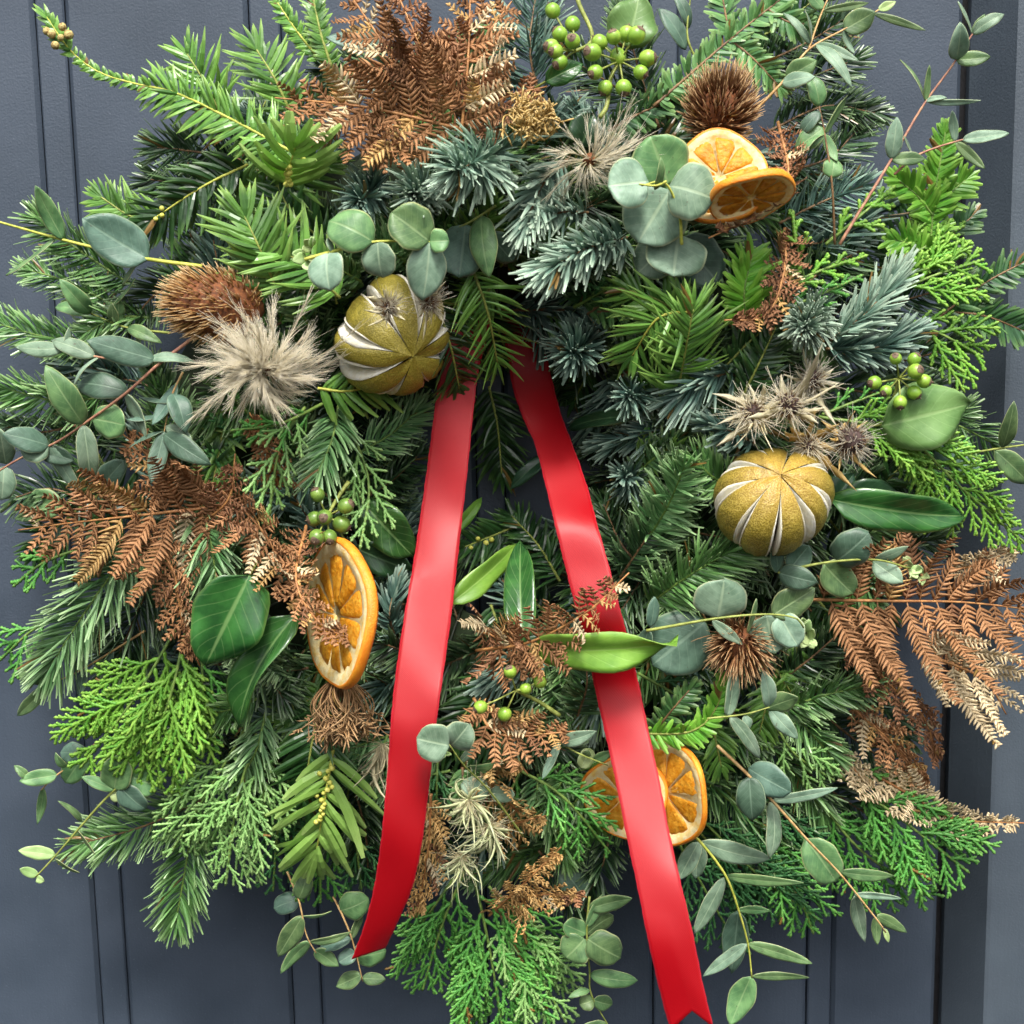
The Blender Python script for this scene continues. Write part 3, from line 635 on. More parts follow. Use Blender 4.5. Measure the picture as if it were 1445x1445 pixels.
def thistle(label, c, axis, R=14, n=16, L=48, dh=26, group=None, mat='straw', coremat='core_dark', w=5.4, hairs=190):
    """dried sea holly: spiny dark cone in a collar of pale jagged bracts"""
    rg = rng_for(label, c); C0 = W3((c[0], c[1], dh)); ax = nrm(A3(axis)); o = thing('sea_holly_head', label, 'dried flower', C0, group); x = nrm(np.cross(ax, A3((.2, .3, 1)))); y = np.cross(ax, x)
    g = G(); g.add(*ball(C0, R * S, ax, 12, 9, 1.2, .05, rg)); make('cone', g, coremat, o)
    g = G(); g.tube(*spiky(rg, C0, ax, R * S, 1.2, 120, 6 * S, .8 * S, .3)); stuff(make('spines', g, 'nest_brown', o))
    for i in range(n):
        a = i * 6.283 / n + rg.uniform(-.25, .25); d = math.cos(a) * x + math.sin(a) * y; l = L * .78 * S * rg.uniform(.55, 1.2); xx = np.linspace(0, 1, 9)
        P = C0 - ax * R * S * .8 + d * (l * xx)[:, None] + (ax * rg.uniform(.1, 1.1) + rg.normal(0, .45, 3)) * (l * xx ** 1.9)[:, None]
        wv = w * S * np.array([.35, .7, 1.2, .7, 1.25, .6, .85, .4, .06]) * rg.uniform(.4, 1.1); g = G(); g.tube(P[None], nrm(ax + .4 * rg.normal(0, 1, 3))[None], wv[None], np.maximum(wv * .12, .00012)[None]); make('bract', g, mat, o)
    if hairs:
        n2 = hairs; d = nrm(rg.normal(0, 1, (n2, 3)) + ax * .4); Ls = L * .55 * S * rg.uniform(.5, 1.2, n2); x4 = np.linspace(0, 1, 5)
        P = C0 + d[:, None] * (R * S * .8 + Ls[:, None] * x4)[..., None] + rg.normal(0, .3, (n2, 1, 3)) * (Ls[:, None] * x4 ** 2)[..., None]
        g = G(); g.tube(P, nrm(rg.normal(0, 1, (n2, 3))), .55 * S * np.linspace(1, .3, 5)[None], .5 * S * np.linspace(1, .3, 5)[None]); stuff(make('hairs', g, 'plume', o))
    return o
def wisp(label, c, R, n=40, down=.6, mat='straw_green', dh=26, w=2.6, group=None):
    """love-in-a-mist style dry head: long thin bracts arching out and hanging"""
    rg = rng_for(label, c); C0 = W3((c[0], c[1], dh)); o = thing('dried_wisp', label, 'dried flower', C0, group)
    d = nrm(rg.normal(0, 1, (n, 3)) * A3((1, .5, 1)) + A3((0, -.5, -down))); L = R * S * rg.uniform(.5, 1.1, n); K = 9; x = np.linspace(0, 1, K)
    e = nrm(np.cross(d, nrm(rg.normal(0, 1, (n, 3)) + A3((0, -1, 0))))); kk = rg.uniform(.6, 3.6, (n, 1))
    P = C0 + L[:, None, None] * (d[:, None] * (np.sin(kk * x) / kk)[..., None] + e[:, None] * ((1 - np.cos(kk * x)) / kk)[..., None]) + A3((0, 0, -1)) * .3 * (L[:, None] * x ** 2)[..., None]
    W = w * S * np.array([[.5, .8, 1, 1, .9, .75, .55, .35, .08]]) * rg.uniform(.35, 1.1, (n, 1))
    for i in range(n):
        g = G(); g.tube(P[i:i + 1], nrm(A3((0, -1, 0)) + rg.normal(0, .5, 3))[None], W[i:i + 1], np.maximum(W[i:i + 1] * .18, .0001)); make('bract', g, mat, o)
    n2 = n * 3; d = nrm(rg.normal(0, 1, (n2, 3)) + A3((0, -.5, -down * .7))); L = R * .55 * S * rg.uniform(.4, 1.2, n2)
    P = C0 + d[:, None] * (L[:, None] * x)[..., None] + rg.normal(0, .35, (n2, 1, 3)) * (L[:, None] * x ** 2)[..., None]
    g = G(); g.tube(P, nrm(rg.normal(0, 1, (n2, 3))), .5 * S * np.linspace(1, .4, K)[None], .45 * S * np.linspace(1, .4, K)[None]); stuff(make('threads', g, 'straw', o))
    return o
def ribbon(label, rows, notch, group=None):
    """rows: (x_left, x_right, y_left, y_right, height mm above door); satin band with thickness"""
    n = 170; K = len(rows); R_ = np.array(rows, float); t = np.linspace(0, K - 1, n)
    def cr(col):
        ext = np.r_[2 * col[0] - col[1], col, 2 * col[-1] - col[-2]]; out = []
        for q in t:
            i = min(int(q), K - 2); u = q - i; a, b, c, d = ext[i:i + 4]
            out.append(.5 * (2 * b + (c - a) * u + (2 * a - 5 * b + 4 * c - d) * u * u + (3 * b - a - 3 * c + d) * u ** 3))
        return np.array(out)
    xl, xr, yl, yr, hh = [cr(R_[:, i]) for i in range(5)]
    lr = cr(R_[:, 5]) if R_.shape[1] > 5 else np.zeros(n)
    nu = 13; V = []; tt = []; uu = []; th = .00035
    cen = np.array([pix((xl[i] + xr[i]) / 2, (yl[i] + yr[i]) / 2, hh[i] * .001) for i in range(n)])
    dist = np.r_[0, np.cumsum(np.linalg.norm(np.diff(cen, axis=0), axis=1))]
    for lay in (0, 1):
        for i in range(n):
            for j in range(nu):
                f = j / (nu - 1); u = f * 2 - 1
                h = hh[i] * .001 + u * lr[i] * .001 - .0006 * u * u + .0006 * math.sin(i * .11 + u * .9 + K) + .0003 * math.sin(i * .25 - u * 1.7)
                ej = (math.sin(i * 7.31 + j) + math.sin(i * 3.7 + 2 * j)) * .28 if j in (0, nu - 1) else 0.0
                x = xl[i] + (xr[i] - xl[i]) * f + ej; y = yl[i] + (yr[i] - yl[i]) * f
                if i > n - 26: y = y - notch(u) * ((i - (n - 26)) / 25.0)
                p = pix(x, y, h - lay * th); V.append(p); tt.append(dist[i]); uu.append(u)
    m = n * nu; F = []
    for i in range(n - 1):
        for j in range(nu - 1):
            a = i * nu + j; F.append((a, a + nu, a + nu + 1, a + 1)); F.append((m + a, m + a + 1, m + a + nu + 1, m + a + nu))
    ring = list(range(nu)) + [i * nu + nu - 1 for i in range(1, n)] + [(n - 1) * nu + j for j in range(nu - 2, -1, -1)] + [i * nu for i in range(n - 2, 0, -1)]
    for a, b in zip(ring, ring[1:] + ring[:1]): F.append((a, b, m + b, m + a))
    g = G(); g.add(np.array(V), np.array(F), np.array(tt), np.array(uu)); o = make('ribbon_tail', g, 'ribbon', None, loc=cen[0]); tag(o, label, 'ribbon', group)
    return o
# ------------------------------------------------------------------ door and frame
ZB, ZT = -.75, .75
def board(x0, x1, yb, yf, ch=.0016, z0=ZB, z1=ZT):
    pr = [(x0, yb), (x0, yf + ch), (x0 + ch, yf), (x1 - ch, yf), (x1, yf + ch), (x1, yb)]; V = []
    zs = [z0, z0 * .33, z1 * .33, z1]
    for z in zs: V += [(x, y, z) for x, y in pr]
    F = [(k * 6 + j, k * 6 + (j + 1) % 6, k * 6 + 6 + (j + 1) % 6, k * 6 + 6 + j) for k in range(3) for j in range(6)]
    F += [(0, 3, 2, 1), (0, 5, 4, 3), (18, 19, 20, 21), (18, 21, 22, 23)]
    return np.array(V, float), np.array(F)
gx = lambda px: float(pix(px, 1445, 0)[0])
pairs = [(-125, -87), (145, 183), (415, 455), (690, 728), (922, 958), (1138, 1172)]
x_end = gx(1319)
door = thing('door', 'dark blue grey painted plank door with narrow beads between boards', 'door', (0, 0.012, ZB))
g = G(); g.add(*board(-.55, x_end + .02, .02, .006)); make('backing', g, 'seal', door, smooth=False)
edges = [-.5] + [v for p in pairs for v in (gx(p[0]), gx(p[1]))] + [x_end]
for i in range(len(edges) - 1):
    wide = i % 2 == 0; g = G(); gp = .0004
    g.add(*board(edges[i] + (gp if not wide else .00025), edges[i + 1] - (gp if wide else .00025), .012, 0.0 if wide else .0005, .0022 if wide else .0009)); make('plank' if wide else 'bead', g, 'paint', door, smooth=False)
fr = thing('door_frame', 'grey painted door frame post with splayed edge beside the door', 'door frame', (x_end, .012, ZB))
x1 = gx(1328); x2 = float(pix(1390, 1445, .03)[0]); pr = [(x1, .02), (x1, .0), (x2 - .001, -.0295), (x2 + .001, -.03), (x2 + .3, -.03), (x2 + .3, .02)]
V = np.array([(x, y, z) for z in (ZB, -.2, .2, ZT) for x, y in pr]); F = [(k * 6 + j, k * 6 + (j + 1) % 6, k * 6 + 6 + (j + 1) % 6, k * 6 + 6 + j) for k in range(3) for j in range(6)] + [(0, 3, 2, 1), (0, 5, 4, 3), (18, 19, 20, 21), (18, 21, 22, 23)]
g = G(); g.add(V, np.array(F)); make('post', g, 'paint_frame', fr, smooth=False)

# ------------------------------------------------------------------ wreath base: mossed ring bound with wire
rg0 = np.random.default_rng(5)
cw = A3(pix(700, 650, .03)); RR = 350 * S
base = thing('wreath_ring', 'dark mossy wreath ring bound with wire, hidden behind the greenery', 'wreath ring', cw)
nu, nv = 72, 14; V = []
for i in range(nu):
    a = i * 2 * math.pi / nu
    for j in range(nv):
        b = j * 2 * math.pi / nv; r = .031 * (1 + rg0.normal(0, .09)); rad = A3((math.cos(a), 0, math.sin(a)))
        V.append(cw + rad * (RR + 1.35 * r * math.cos(b)) + A3((0, -1, 0)) * (r * .75 * math.sin(b)))
F = np.array([(i * nv + j, ((i + 1) % nu) * nv + j, ((i + 1) % nu) * nv + (j + 1) % nv, i * nv + (j + 1) % nv) for i in range(nu) for j in range(nv)])
g = G(); g.add(np.array(V), F); make('moss', g, 'moss', base)
aa = np.linspace(0, 2 * math.pi, 700); bb = aa * 26
P = cw + np.stack([np.cos(aa) * (RR + .045 * np.cos(bb)), -.027 * np.sin(bb), np.sin(aa) * (RR + .045 * np.cos(bb))], 1)
g = G(); g.tube(P[None], nrm(P - cw)[None], np.full((1, 700), .0006), np.full((1, 700), .0006)); make('wire', g, 'wire', base)

# ------------------------------------------------------------------ under-layer of packed sprigs
MARKS = [(640, 90, 'top bracken tuft'), (860, 70, 'berries at the top'), (1020, 170, 'upright teasel'), (1040, 270, 'pair of oranges'), (1190, 110, 'willowy eucalyptus'), (1320, 270, 'bright upright hemlock'), (1230, 440, 'thick blue noble firs'), (1270, 545, 'small berry cluster'), (1110, 585, 'sea holly'), (1090, 708, 'golden lime'), (1280, 840, 'bronze fern'), (1050, 905, 'small round teasel'), (1160, 990, 'green fir tips'), (1270, 1150, 'broad green cypress'), (1060, 1200, 'leafy stems beside the ribbon'), (900, 1120, 'split orange slices'), (830, 1330, 'mottled round leaves'), (680, 1330, 'lowest cypress fronds'), (660, 1170, 'wispy seed heads'), (720, 960, 'ferns between the ribbon tails'), (450, 1140, 'strap needled yew'), (330, 1140, 'pale cypress fans'), (190, 1000, 'lime green cypress'), (110, 860, 'large pale fir branch'), (330, 860, 'glossy ivy leaf'), (478, 868, 'big orange slice'), (190, 720, 'broad brown frond'), (100, 590, 'long trailing eucalyptus'), (385, 520, 'fluffy seed head'), (300, 430, 'long teasel'), (556, 470, 'olive green lime'), (150, 340, 'big dark eucalyptus leaf'), (300, 200, 'bare stemmed yew'), (415, 215, 'budded yew rosette'), (650, 240, 'large noble fir tip'), (820, 350, 'dense silver fir'), (930, 300, 'rosette of round leaves'), (960, 470, 'drooping yew fans'), (950, 690, 'fresh fir beside the lime')]
def near_mark(x, y): return min(MARKS, key=lambda m: math.hypot(m[0] - x, m[1] - y))[2]
UK = [('nord', 'dark needled fir sprig'), ('yewd', 'dark two-ranked yew sprig'), ('nord', 'dark needled fir sprig'), ('teal', 'blue green fir sprig'), ('green', 'mid green fir sprig')]
ui = 0
for ring_r, cnt, dh, ln in ((545, 34, -34, 150), (455, 34, -28, 150), (360, 32, -24, 140), (275, 24, -26, 120)):
    for i in range(cnt):
        a = (i + rg0.uniform(-.3, .3)) / cnt * 2 * math.pi; sw = rg0.normal(.25, .5)
        r0 = ring_r - ln * .55; r1 = ring_r + ln * rg0.uniform(.2, .4)
        kx = 1.0 if ring_r < 500 else (1.08 if math.cos(a) < 0 else 1.0)
        p = [(700 + math.cos(a + sw * f) * (r0 + (r1 - r0) * f) * kx, 645 + math.sin(a + sw * f) * (r0 + (r1 - r0) * f), dh + 8 * f) for f in (0, .5, 1)]
        kind, kn = UK[ui % 5]; ui += 1
        fir('%s packed in the shadow beneath the %s' % (kn, near_mark(*p[1][:2])), p, kind, group='sprigs packed in the under-layer', L=52, dens=.85, cat='conifer sprig', name='conifer_sprig')
for i in range(22):   # short sprigs lining the opening
    a = i / 22 * 2 * math.pi + rg0.uniform(-.1, .1); p = [(700 + math.cos(a + .3 * f) * (230 - 95 * f), 645 + math.sin(a + .3 * f) * (235 - 95 * f), -30 + 4 * f) for f in (0, .5, 1)]
    k3 = i % 3; fir('%s lining the shadowed opening near the %s' % (['dark needled fir sprig', 'dark two-ranked yew sprig', 'blue green fir sprig'][k3], near_mark(*p[0][:2])), p, ['nord', 'yewd', 'teal'][k3], group='sprigs lining the opening', L=46, dens=.8, cat='conifer sprig', name='conifer_sprig')

# small mixed tips tucked between the larger sprigs
MK = [('hem', 'short flat needled hemlock tip'), ('nord', 'short dark fir tip'), ('yew', 'short bright yew tip'), ('cyp_green', 'small green cypress tip'), ('green', 'short mid green fir tip'), ('hemd', 'short dark hemlock tip'), ('fresh', 'short pale fir tip'), ('yewd', 'short dark yew tip'), ('cyp_dark', 'small dark cypress tip')]
for i in range(120):
    a = i * 2.39996; r = 225 + 335 * ((i * .618034) % 1.0); cx, cy = 700 + math.cos(a) * r, 645 + math.sin(a) * r
    b = a + rg0.normal(.3, .7); ln = rg0.uniform(60, 95); k, kn = MK[int(rg0.integers(0, len(MK)))]
    d0 = rg0.uniform(-9, 0); pp = [(cx - math.cos(b) * ln * .5, cy - math.sin(b) * ln * .5, d0 - 6), (cx, cy, d0), (cx + math.cos(b) * ln * .5, cy + math.sin(b) * ln * .5, d0 + 2)]
    lb = '%s tucked in beside the %s' % (kn, near_mark(cx, cy))
    if k.startswith('cyp'): cypress(lb, pp, k, 38, 2.5, group='small tips tucked between the larger sprigs')
    else: fir(lb, pp, k, {'hem': 26, 'hemd': 26}.get(k, 38), 1.0, group='small tips tucked between the larger sprigs')

# ------------------------------------------------------------------ fir, yew and hemlock sprigs
fir('yew branch with bare yellow stem curving up to a cone-budded tip', [(440, 230, 18), (345, 178, 22), (250, 132, 20), (190, 118, 18), (140, 102, 18), (100, 72, 18), (66, 24, 18)], 'yew', 46, 1.25,
    prof=([0, .35, .55, .6, .85, .9, 1], [1, 1, .9, .3, .28, .5, .4]), stem='stem_yellow', roll=.1)
_y = bpy.data.objects[[o.name for o in bpy.data.objects if o.get('label', '').startswith('yew branch with bare')][0]]
bud_balls(_y, [W3((x, y, 22)) for x, y in ((66, 44), (88, 38), (86, 53), (97, 49), (78, 64), (73, 48))], 6 * S, 'bud_brown', 'cone')
fir('drooping yew tip with curled needles above the bare curved stem', [(318, 175, 0), (290, 118, 8), (264, 76, 10)], 'yew', 54, .9)
fir('drooping yew tip at the edge of the brown bracken', [(410, 160, 0), (388, 112, 8), (362, 70, 10)], 'yew', 56, .9)
fir('dark fir tip of parallel needles under the bright yew branch', [(340, 226, -6), (275, 214, 0), (222, 208, 2)], 'nord', 48)
fir('broad dark yew sprig with yellow stem above the single dark leaf', [(350, 232, 6), (285, 264, 12), (212, 312, 12)], 'yewd', 54, .85, wmul=1.2, buds=3, roll=0, stem='stem_yellow')
fir('bright yew tip with upswept needles beside the dark leaf', [(240, 305, 6), (192, 308, 10), (142, 278, 10)], 'yew', 46)
fir('pale tipped fir sprig behind the yellow eucalyptus stem', [(190, 405, -6), (115, 355, 0), (52, 308, 0)], 'green', 52)
fir('short fir tip poking out beneath the yellow eucalyptus stem', [(160, 430, -6), (95, 398, -2), (38, 380, -2)], 'green', 38)
fir('dark bristling fir sprig between the yellow stem and the long teasel', [(265, 395, -4), (220, 415, 2), (185, 455, 4)], 'nord', 52)
fir('bright yew rosette with yellow buds at its heart', [(402, 262, 12), (410, 232, 26), (416, 208, 34)], 'yewb', 72, .8, buds=8, split=True, wmul=1.1, roll=.2)
fir('yew tip with straight bright blades over the long teasel', [(395, 420, 10), (368, 355, 22), (345, 305, 24)], 'yew', 72, .8, wmul=1.25)
fir('yew tip with long glossy blades beside the pale budded eucalyptus', [(480, 420, 8), (425, 372, 16), (372, 338, 18)], 'yew', 74, .8, wmul=1.15)
fir('yew sprig reaching under the bracken beside the yellow budded rosette', [(330, 262, 0), (392, 262, 6), (462, 228, 6)], 'yew', 50)
fir('dark yew sprig below the yellow budded rosette', [(455, 340, -4), (412, 300, 4), (392, 262, 6)], 'yewd', 54)
fir('small upright yew sprig beside the top of the bracken', [(468, 95, 0), (452, 45, 4), (440, -14, 4)], 'yew', 22, 1.5)
fir('thin yew sprig with yellow stem leaning away from the bracken', [(455, 88, 0), (422, 48, 2), (392, 4, 2)], 'yew', 20, 1.2, stem='stem_yellow')
fir('large silver blue noble fir tip with brown bud below the bracken', [(715, 210, -14), (680, 226, 12), (643, 240, 40)], 'blue', 74, 1.3)
fir('smaller silver fir tip leaning against the large noble fir tip', [(612, 254, -12), (596, 266, 14), (583, 274, 38)], 'blue', 56)
fir('small dark blue fir tip under the curled bracken', [(535, 262, -20), (520, 274, 2), (508, 284, 24)], 'teal', 48)
fir('silver fir sprig below the golden seed ball', [(800, 225, -4), (765, 262, 6), (742, 318, 14)], 'blue', 56)
fir('short silver fir tip between the ribbon of plumes and noble fir', [(830, 300, -4), (790, 300, 6), (768, 312, 12)], 'blue', 46)
fir('dense silver noble fir sprig beside the big round leaved eucalyptus', [(885, 335, -6), (825, 352, 14), (764, 386, 40)], 'blue', 52, 1.5)
fir('frosty blue fir rosette above the red ribbon end', [(835, 478, -28), (818, 490, 4), (806, 497, 36)], 'blue', 60, 1.25, mat='fir_teal')
fir('small blue fir rosette over the dark opening', [(915, 545, -30), (900, 554, -4), (888, 560, 26)], 'teal', 50, 1.2)
fir('blue fir sprig reaching sideways into the dark opening', [(970, 600, -10), (910, 612, 0), (845, 628, 2)], 'teal', 40, 1.2)
fir('shaded blue fir tip beside the dried sea holly', [(1065, 625, -8), (1030, 608, 0), (1000, 596, 6)], 'teal', 44)
fir('blue green fir sprig under the drooping yew fans', [(1040, 520, -8), (990, 540, 2), (955, 560, 8)], 'teal', 52)
fir('dark fir sprig hanging beside the green ivy berries', [(765, 150, -8), (748, 70, 0), (758, -20, 0)], 'nord', 68, 1.1, mat='fir_teal')
fir('dark fir sprig behind the ivy berry stalk', [(930, 180, -10), (905, 110, -6), (880, 20, -6)], 'nord', 50)
fir('branching hemlock sprig with short flat needles beside the upright teasel', [(922, 150, 8), (1030, 56, 14), (1118, -14, 14)], 'hem', 27, 1.1, sub=[[(1030, 56, 14), (1062, 82, 16), (1100, 122, 16)], [(1030, 54, 14), (1022, 10, 14), (1016, -24, 14)], [(1085, 14, 14), (1110, 30, 16), (1135, 34, 16)]], roll=0)
fir('dark hemlock sprig between the white plumes and the upright teasel', [(850, 190, 0), (898, 162, 4), (955, 138, 4)], 'hemd', 28)
fir('dark fir sprig spreading behind the willowy eucalyptus', [(1085, 185, -10), (1165, 150, -4), (1238, 160, -2)], 'nord', 42, 1.2)
fir('dark fir sprig under the hanging eucalyptus twig', [(1095, 245, -10), (1165, 225, -4), (1212, 182, -4)], 'nord', 46)
fir('deep green fir sprig beside the curled brown fern', [(1100, 315, -8), (1160, 285, -2), (1218, 262, -2)], 'nord', 48, mat='fir_teal')
fir('dark fir sprig behind the hemlock tips', [(1065, 95, -12), (1135, 62, -8), (1190, 28, -8)], 'nord', 44)
fir('bright green upright hemlock sprig with side shoots beside the frame post', [(1310, 390, 6), (1318, 285, 12), (1334, 186, 14)], 'hemb', 31, 1.15, sub=[[(1317, 305, 11), (1296, 278, 13), (1268, 254, 13)], [(1318, 296, 12), (1342, 272, 14), (1362, 254, 14)], [(1312, 365, 8), (1285, 345, 10), (1262, 338, 10)]], roll=0)
fir('shadowed hemlock sprig behind the bright upright hemlock', [(1285, 395, -8), (1330, 345, -4), (1372, 305, -4)], 'hemd', 34)
fir('dark hemlock twig reaching up across the frame post', [(1320, 452, 2), (1382, 404, 6), (1452, 366, 6)], 'hemd', 30, 1.0, roll=0)
fir('dark hemlock twig reaching straight across the frame post', [(1325, 440, 0), (1390, 446, 6), (1460, 474, 6)], 'hemd', 32, 1.0, roll=0)
fir('blue noble fir tip pointing straight out above the sea holly', [(1152, 432, -8), (1142, 450, 14), (1136, 464, 40)], 'blue', 46, 2.4)
fir('thick blue noble fir sprig arching up over its twin', [(1172, 480, 2), (1228, 436, 12), (1268, 384, 16)], 'blue', 46, 1.5, roll=-.4, mat='fir_blue')
fir('thick blue noble fir sprig lying above the green berries', [(1165, 492, 0), (1232, 492, 10), (1288, 470, 12)], 'blue', 42, 1.5, mat='fir_teal')
fir('bright green yew tip above the curled brown fern end', [(1055, 462, 6), (1050, 412, 14), (1062, 358, 14)], 'hemb', 38, 1.3)
fir('dark yew sprig between blue fir tip and sea holly', [(1040, 575, -6), (1070, 515, 2), (1095, 462, 4)], 'yewd', 36, 1.1)
fir('dark green yew sprig behind the curled brown fern end', [(1020, 520, -6), (1060, 480, -2), (1108, 440, -2)], 'yewd', 36, 1.1)
fir('drooping yew fan with arched needles under the round eucalyptus leaves', [(955, 560, 0), (968, 490, 14), (978, 436, 20)], 'yew', 66, .9, roll=.3)
fir('yew fan on a yellow stem hanging over the blue fir rosette', [(985, 440, 10), (930, 448, 18), (892, 502, 20)], 'yew', 62, .85, stem='stem_yellow', roll=-.1)
fir('yew sprig tucked under the lowest round eucalyptus leaf', [(985, 480, 0), (940, 430, 6), (885, 408, 6)], 'yew', 56)
fir('fresh green fir tip between the gold lime and the ribbon', [(905, 775, -4), (942, 715, 12), (966, 658, 26)], 'fresh', 60, 1.25)
fir('second green fir tip tucked against the gold lime', [(1035, 690, -6), (1002, 670, 4), (985, 650, 10)], 'green', 52)
fir('small blue fir tip beside the bright stretch of ribbon', [(900, 686, -26), (890, 678, 0), (882, 672, 22)], 'teal', 46)
fir('deep green fir sprig sweeping out below the gold lime', [(915, 852, 0), (982, 806, 12), (1050, 768, 14)], 'green', 60, 1.2)
fir('dark fir sprig between the ribbon and the gold lime', [(875, 815, -6), (905, 770, 2), (938, 722, 2)], 'nord', 54)
fir('dark fir sprig beside the ribbon above the brown fern tip', [(905, 800, -10), (875, 765, -4), (852, 712, -4)], 'nord', 46)
fir('yew sprig hanging in the shadow of the opening', [(690, 545, 4), (702, 600, 8), (708, 668, 6)], 'yewd', 48)
fir('dark yew sprig with yellow buds under the opening', [(745, 735, -4), (705, 752, 0), (655, 772, 2)], 'yewd', 42, buds=5)
fir('dark yew sprig under the opening beside the ribbon', [(790, 820, -6), (760, 770, 0), (722, 728, 2)], 'yewd', 44)
fir('yew sprig with thin pale edged needles beside the green lime', [(665, 375, 14), (688, 440, 28), (702, 512, 42)], 'yew', 62, .65, wmul=.7, mat='yew_green')
fir('thin needled yew sprig hanging over the dark ribbon end', [(615, 425, 22), (636, 490, 38), (648, 548, 48)], 'yewd', 52, 1.0, wmul=.8)
fir('yew sprig filling the gap behind the green lime', [(700, 400, -8), (668, 430, -4), (640, 470, -4)], 'yew', 50)
fir('bright yew sprig under the green lime beside the fluffy seed head', [(448, 548, 8), (490, 552, 16), (545, 540, 16)], 'yewb', 50, .9, wmul=.75, mat='yew_green')
fir('pale flat fir sprig under the bright yew', [(478, 572, 4), (468, 622, 14), (448, 668, 16)], 'fresh', 56, 1.1)
fir('pale green fir sprig fanning towards the dark opening', [(505, 640, 0), (552, 612, 8), (590, 578, 8)], 'fresh', 46, 1.0)
fir('dark fir sprig beside the dark ribbon end', [(520, 700, -8), (560, 672, -2), (592, 640, -2)], 'nord', 44)
fir('outer fir sprig reaching past the long eucalyptus leaf', [(140, 485, -4), (66, 476, 0), (-6, 456, 0)], 'green', 42)
fir('outer fir sprig with pale needles below the long eucalyptus leaf', [(155, 560, 0), (78, 565, 4), (6, 548, 4)], 'green', 48)
fir('short light green fir tip beside the narrow eucalyptus leaves', [(212, 448, 2), (165, 448, 10), (124, 468, 12)], 'green', 36, 1.2)
fir('dark outer fir tip above the spread brown frond', [(120, 705, -10), (70, 690, -6), (22, 702, -6)], 'nord', 46)
fir('dark outer fir tip under the paired round eucalyptus leaves', [(110, 600, -10), (55, 610, -8), (10, 600, -8)], 'nord', 40)
fir('large pale green fir branch with long flat needles under the brown frond', [(200, 752, -2), (128, 852, 12), (66, 948, 12)], 'fresh', 72, 1.0, roll=0)
fir('second fir branch shadowed behind the large pale green fir branch', [(235, 775, -12), (200, 850, -8), (165, 930, -8)], 'nord', 72)
fir('fresh fir tip hanging above the glossy ivy leaf', [(282, 712, 6), (298, 768, 16), (306, 828, 18)], 'fresh', 54, 1.1)
fir('small fir tip hanging beside the folded ivy leaf', [(365, 985, 2), (328, 1000, 10), (292, 1008, 10)], 'green', 38, 1.2)
fir('fresh fir tip pointing down below the folded ivy leaf', [(375, 1005, 2), (362, 1058, 12), (340, 1098, 12)], 'fresh', 46, 1.1)
fir('dark fir sprig in the gap between the two ivy leaves', [(340, 890, -8), (368, 942, 0), (400, 985, 0)], 'nord', 50)
fir('dark lower fir branch pointing out beneath the lime green cypress', [(300, 1122, -8), (205, 1165, 0), (108, 1192, 0)], 'nord', 56, 1.1, mat='fir_green')
fir('lower fir branch pointing down beneath the pale cypress', [(275, 1140, -6), (262, 1222, 2), (248, 1302, 2)], 'green', 60, 1.0, roll=0)
fir('dark yew sprig hanging under the brown nest shaped umbel', [(450, 1000, 0), (438, 1062, 8), (428, 1130, 8)], 'yewd', 64, .95, wmul=1.2)
fir('bright yew shoot with strap needles and rows of yellow buds', [(470, 1058, 10), (458, 1130, 22), (446, 1205, 22)], 'yewb', 86, .52, buds=18, split=True, wmul=1.25, roll=0)
fir('small dark fir tip between the orange slice and the ribbon', [(560, 905, -2), (550, 868, 8), (560, 822, 8)], 'teal', 38)
fir('small fir tip below the orange slice beside the ribbon', [(600, 930, -4), (560, 915, 4), (530, 905, 6)], 'nord', 42)
fir('dark fir tip behind the ribbon below the twisted ivy leaf', [(815, 1010, -4), (828, 968, 4), (826, 928, 6)], 'nord', 46)
fir('dark fir sprig below the brown fern in the middle', [(700, 1010, -10), (745, 1040, -4), (800, 1060, -4)], 'nord', 50)
fir('hemlock twig with short glossy needles arching over the orange slices', [(902, 1036, 8), (975, 1032, 16), (1010, 1000, 16), (1022, 958, 16)], 'hem', 25, 1.0, mat='hem_bright', roll=0, stem='stem_olive')
fir('second hemlock twig beside the ribbon under the blue eucalyptus leaf', [(918, 1040, 4), (948, 1002, 10), (978, 968, 10)], 'hem', 24, 1.0, mat='hem_green', roll=0)
fir('green fir tip pointing out below the small teasel', [(1095, 1005, 0), (1160, 982, 10), (1232, 966, 12)], 'green', 42, 1.2, mat='fir_green')
fir('dark fir tip rising behind the small teasel', [(1095, 965, -6), (1140, 932, 2), (1188, 890, 2)], 'nord', 42)
fir('green fir tip slanting down beside the cypress', [(1100, 985, -2), (1140, 1030, 8), (1178, 1072, 8)], 'green', 42, 1.2)
fir('dark fir sprig behind the big bronze fern', [(1130, 850, -12), (1190, 900, -8), (1240, 960, -8)], 'nord', 46)
fir('thin needled sprig splayed out over the frame beside the pale ivy leaf', [(1300, 590, -4), (1350, 600, 2), (1400, 625, 2)], 'green', 50, .7, wmul=.7)
fir('dark fir sprig under the long curled ivy leaf', [(1180, 690, -10), (1240, 680, -4), (1300, 690, -4)], 'nord', 48)
fir('short fir sprig below the two lower orange slices', [(860, 1180, -8), (850, 1220, -2), (830, 1260, -2)], 'nord', 40)
fir('dark fir sprig between the cypress fans and wispy seed head', [(770, 1140, -4), (790, 1180, 2), (800, 1215, 2)], 'fresh', 40, mat='fir_green')

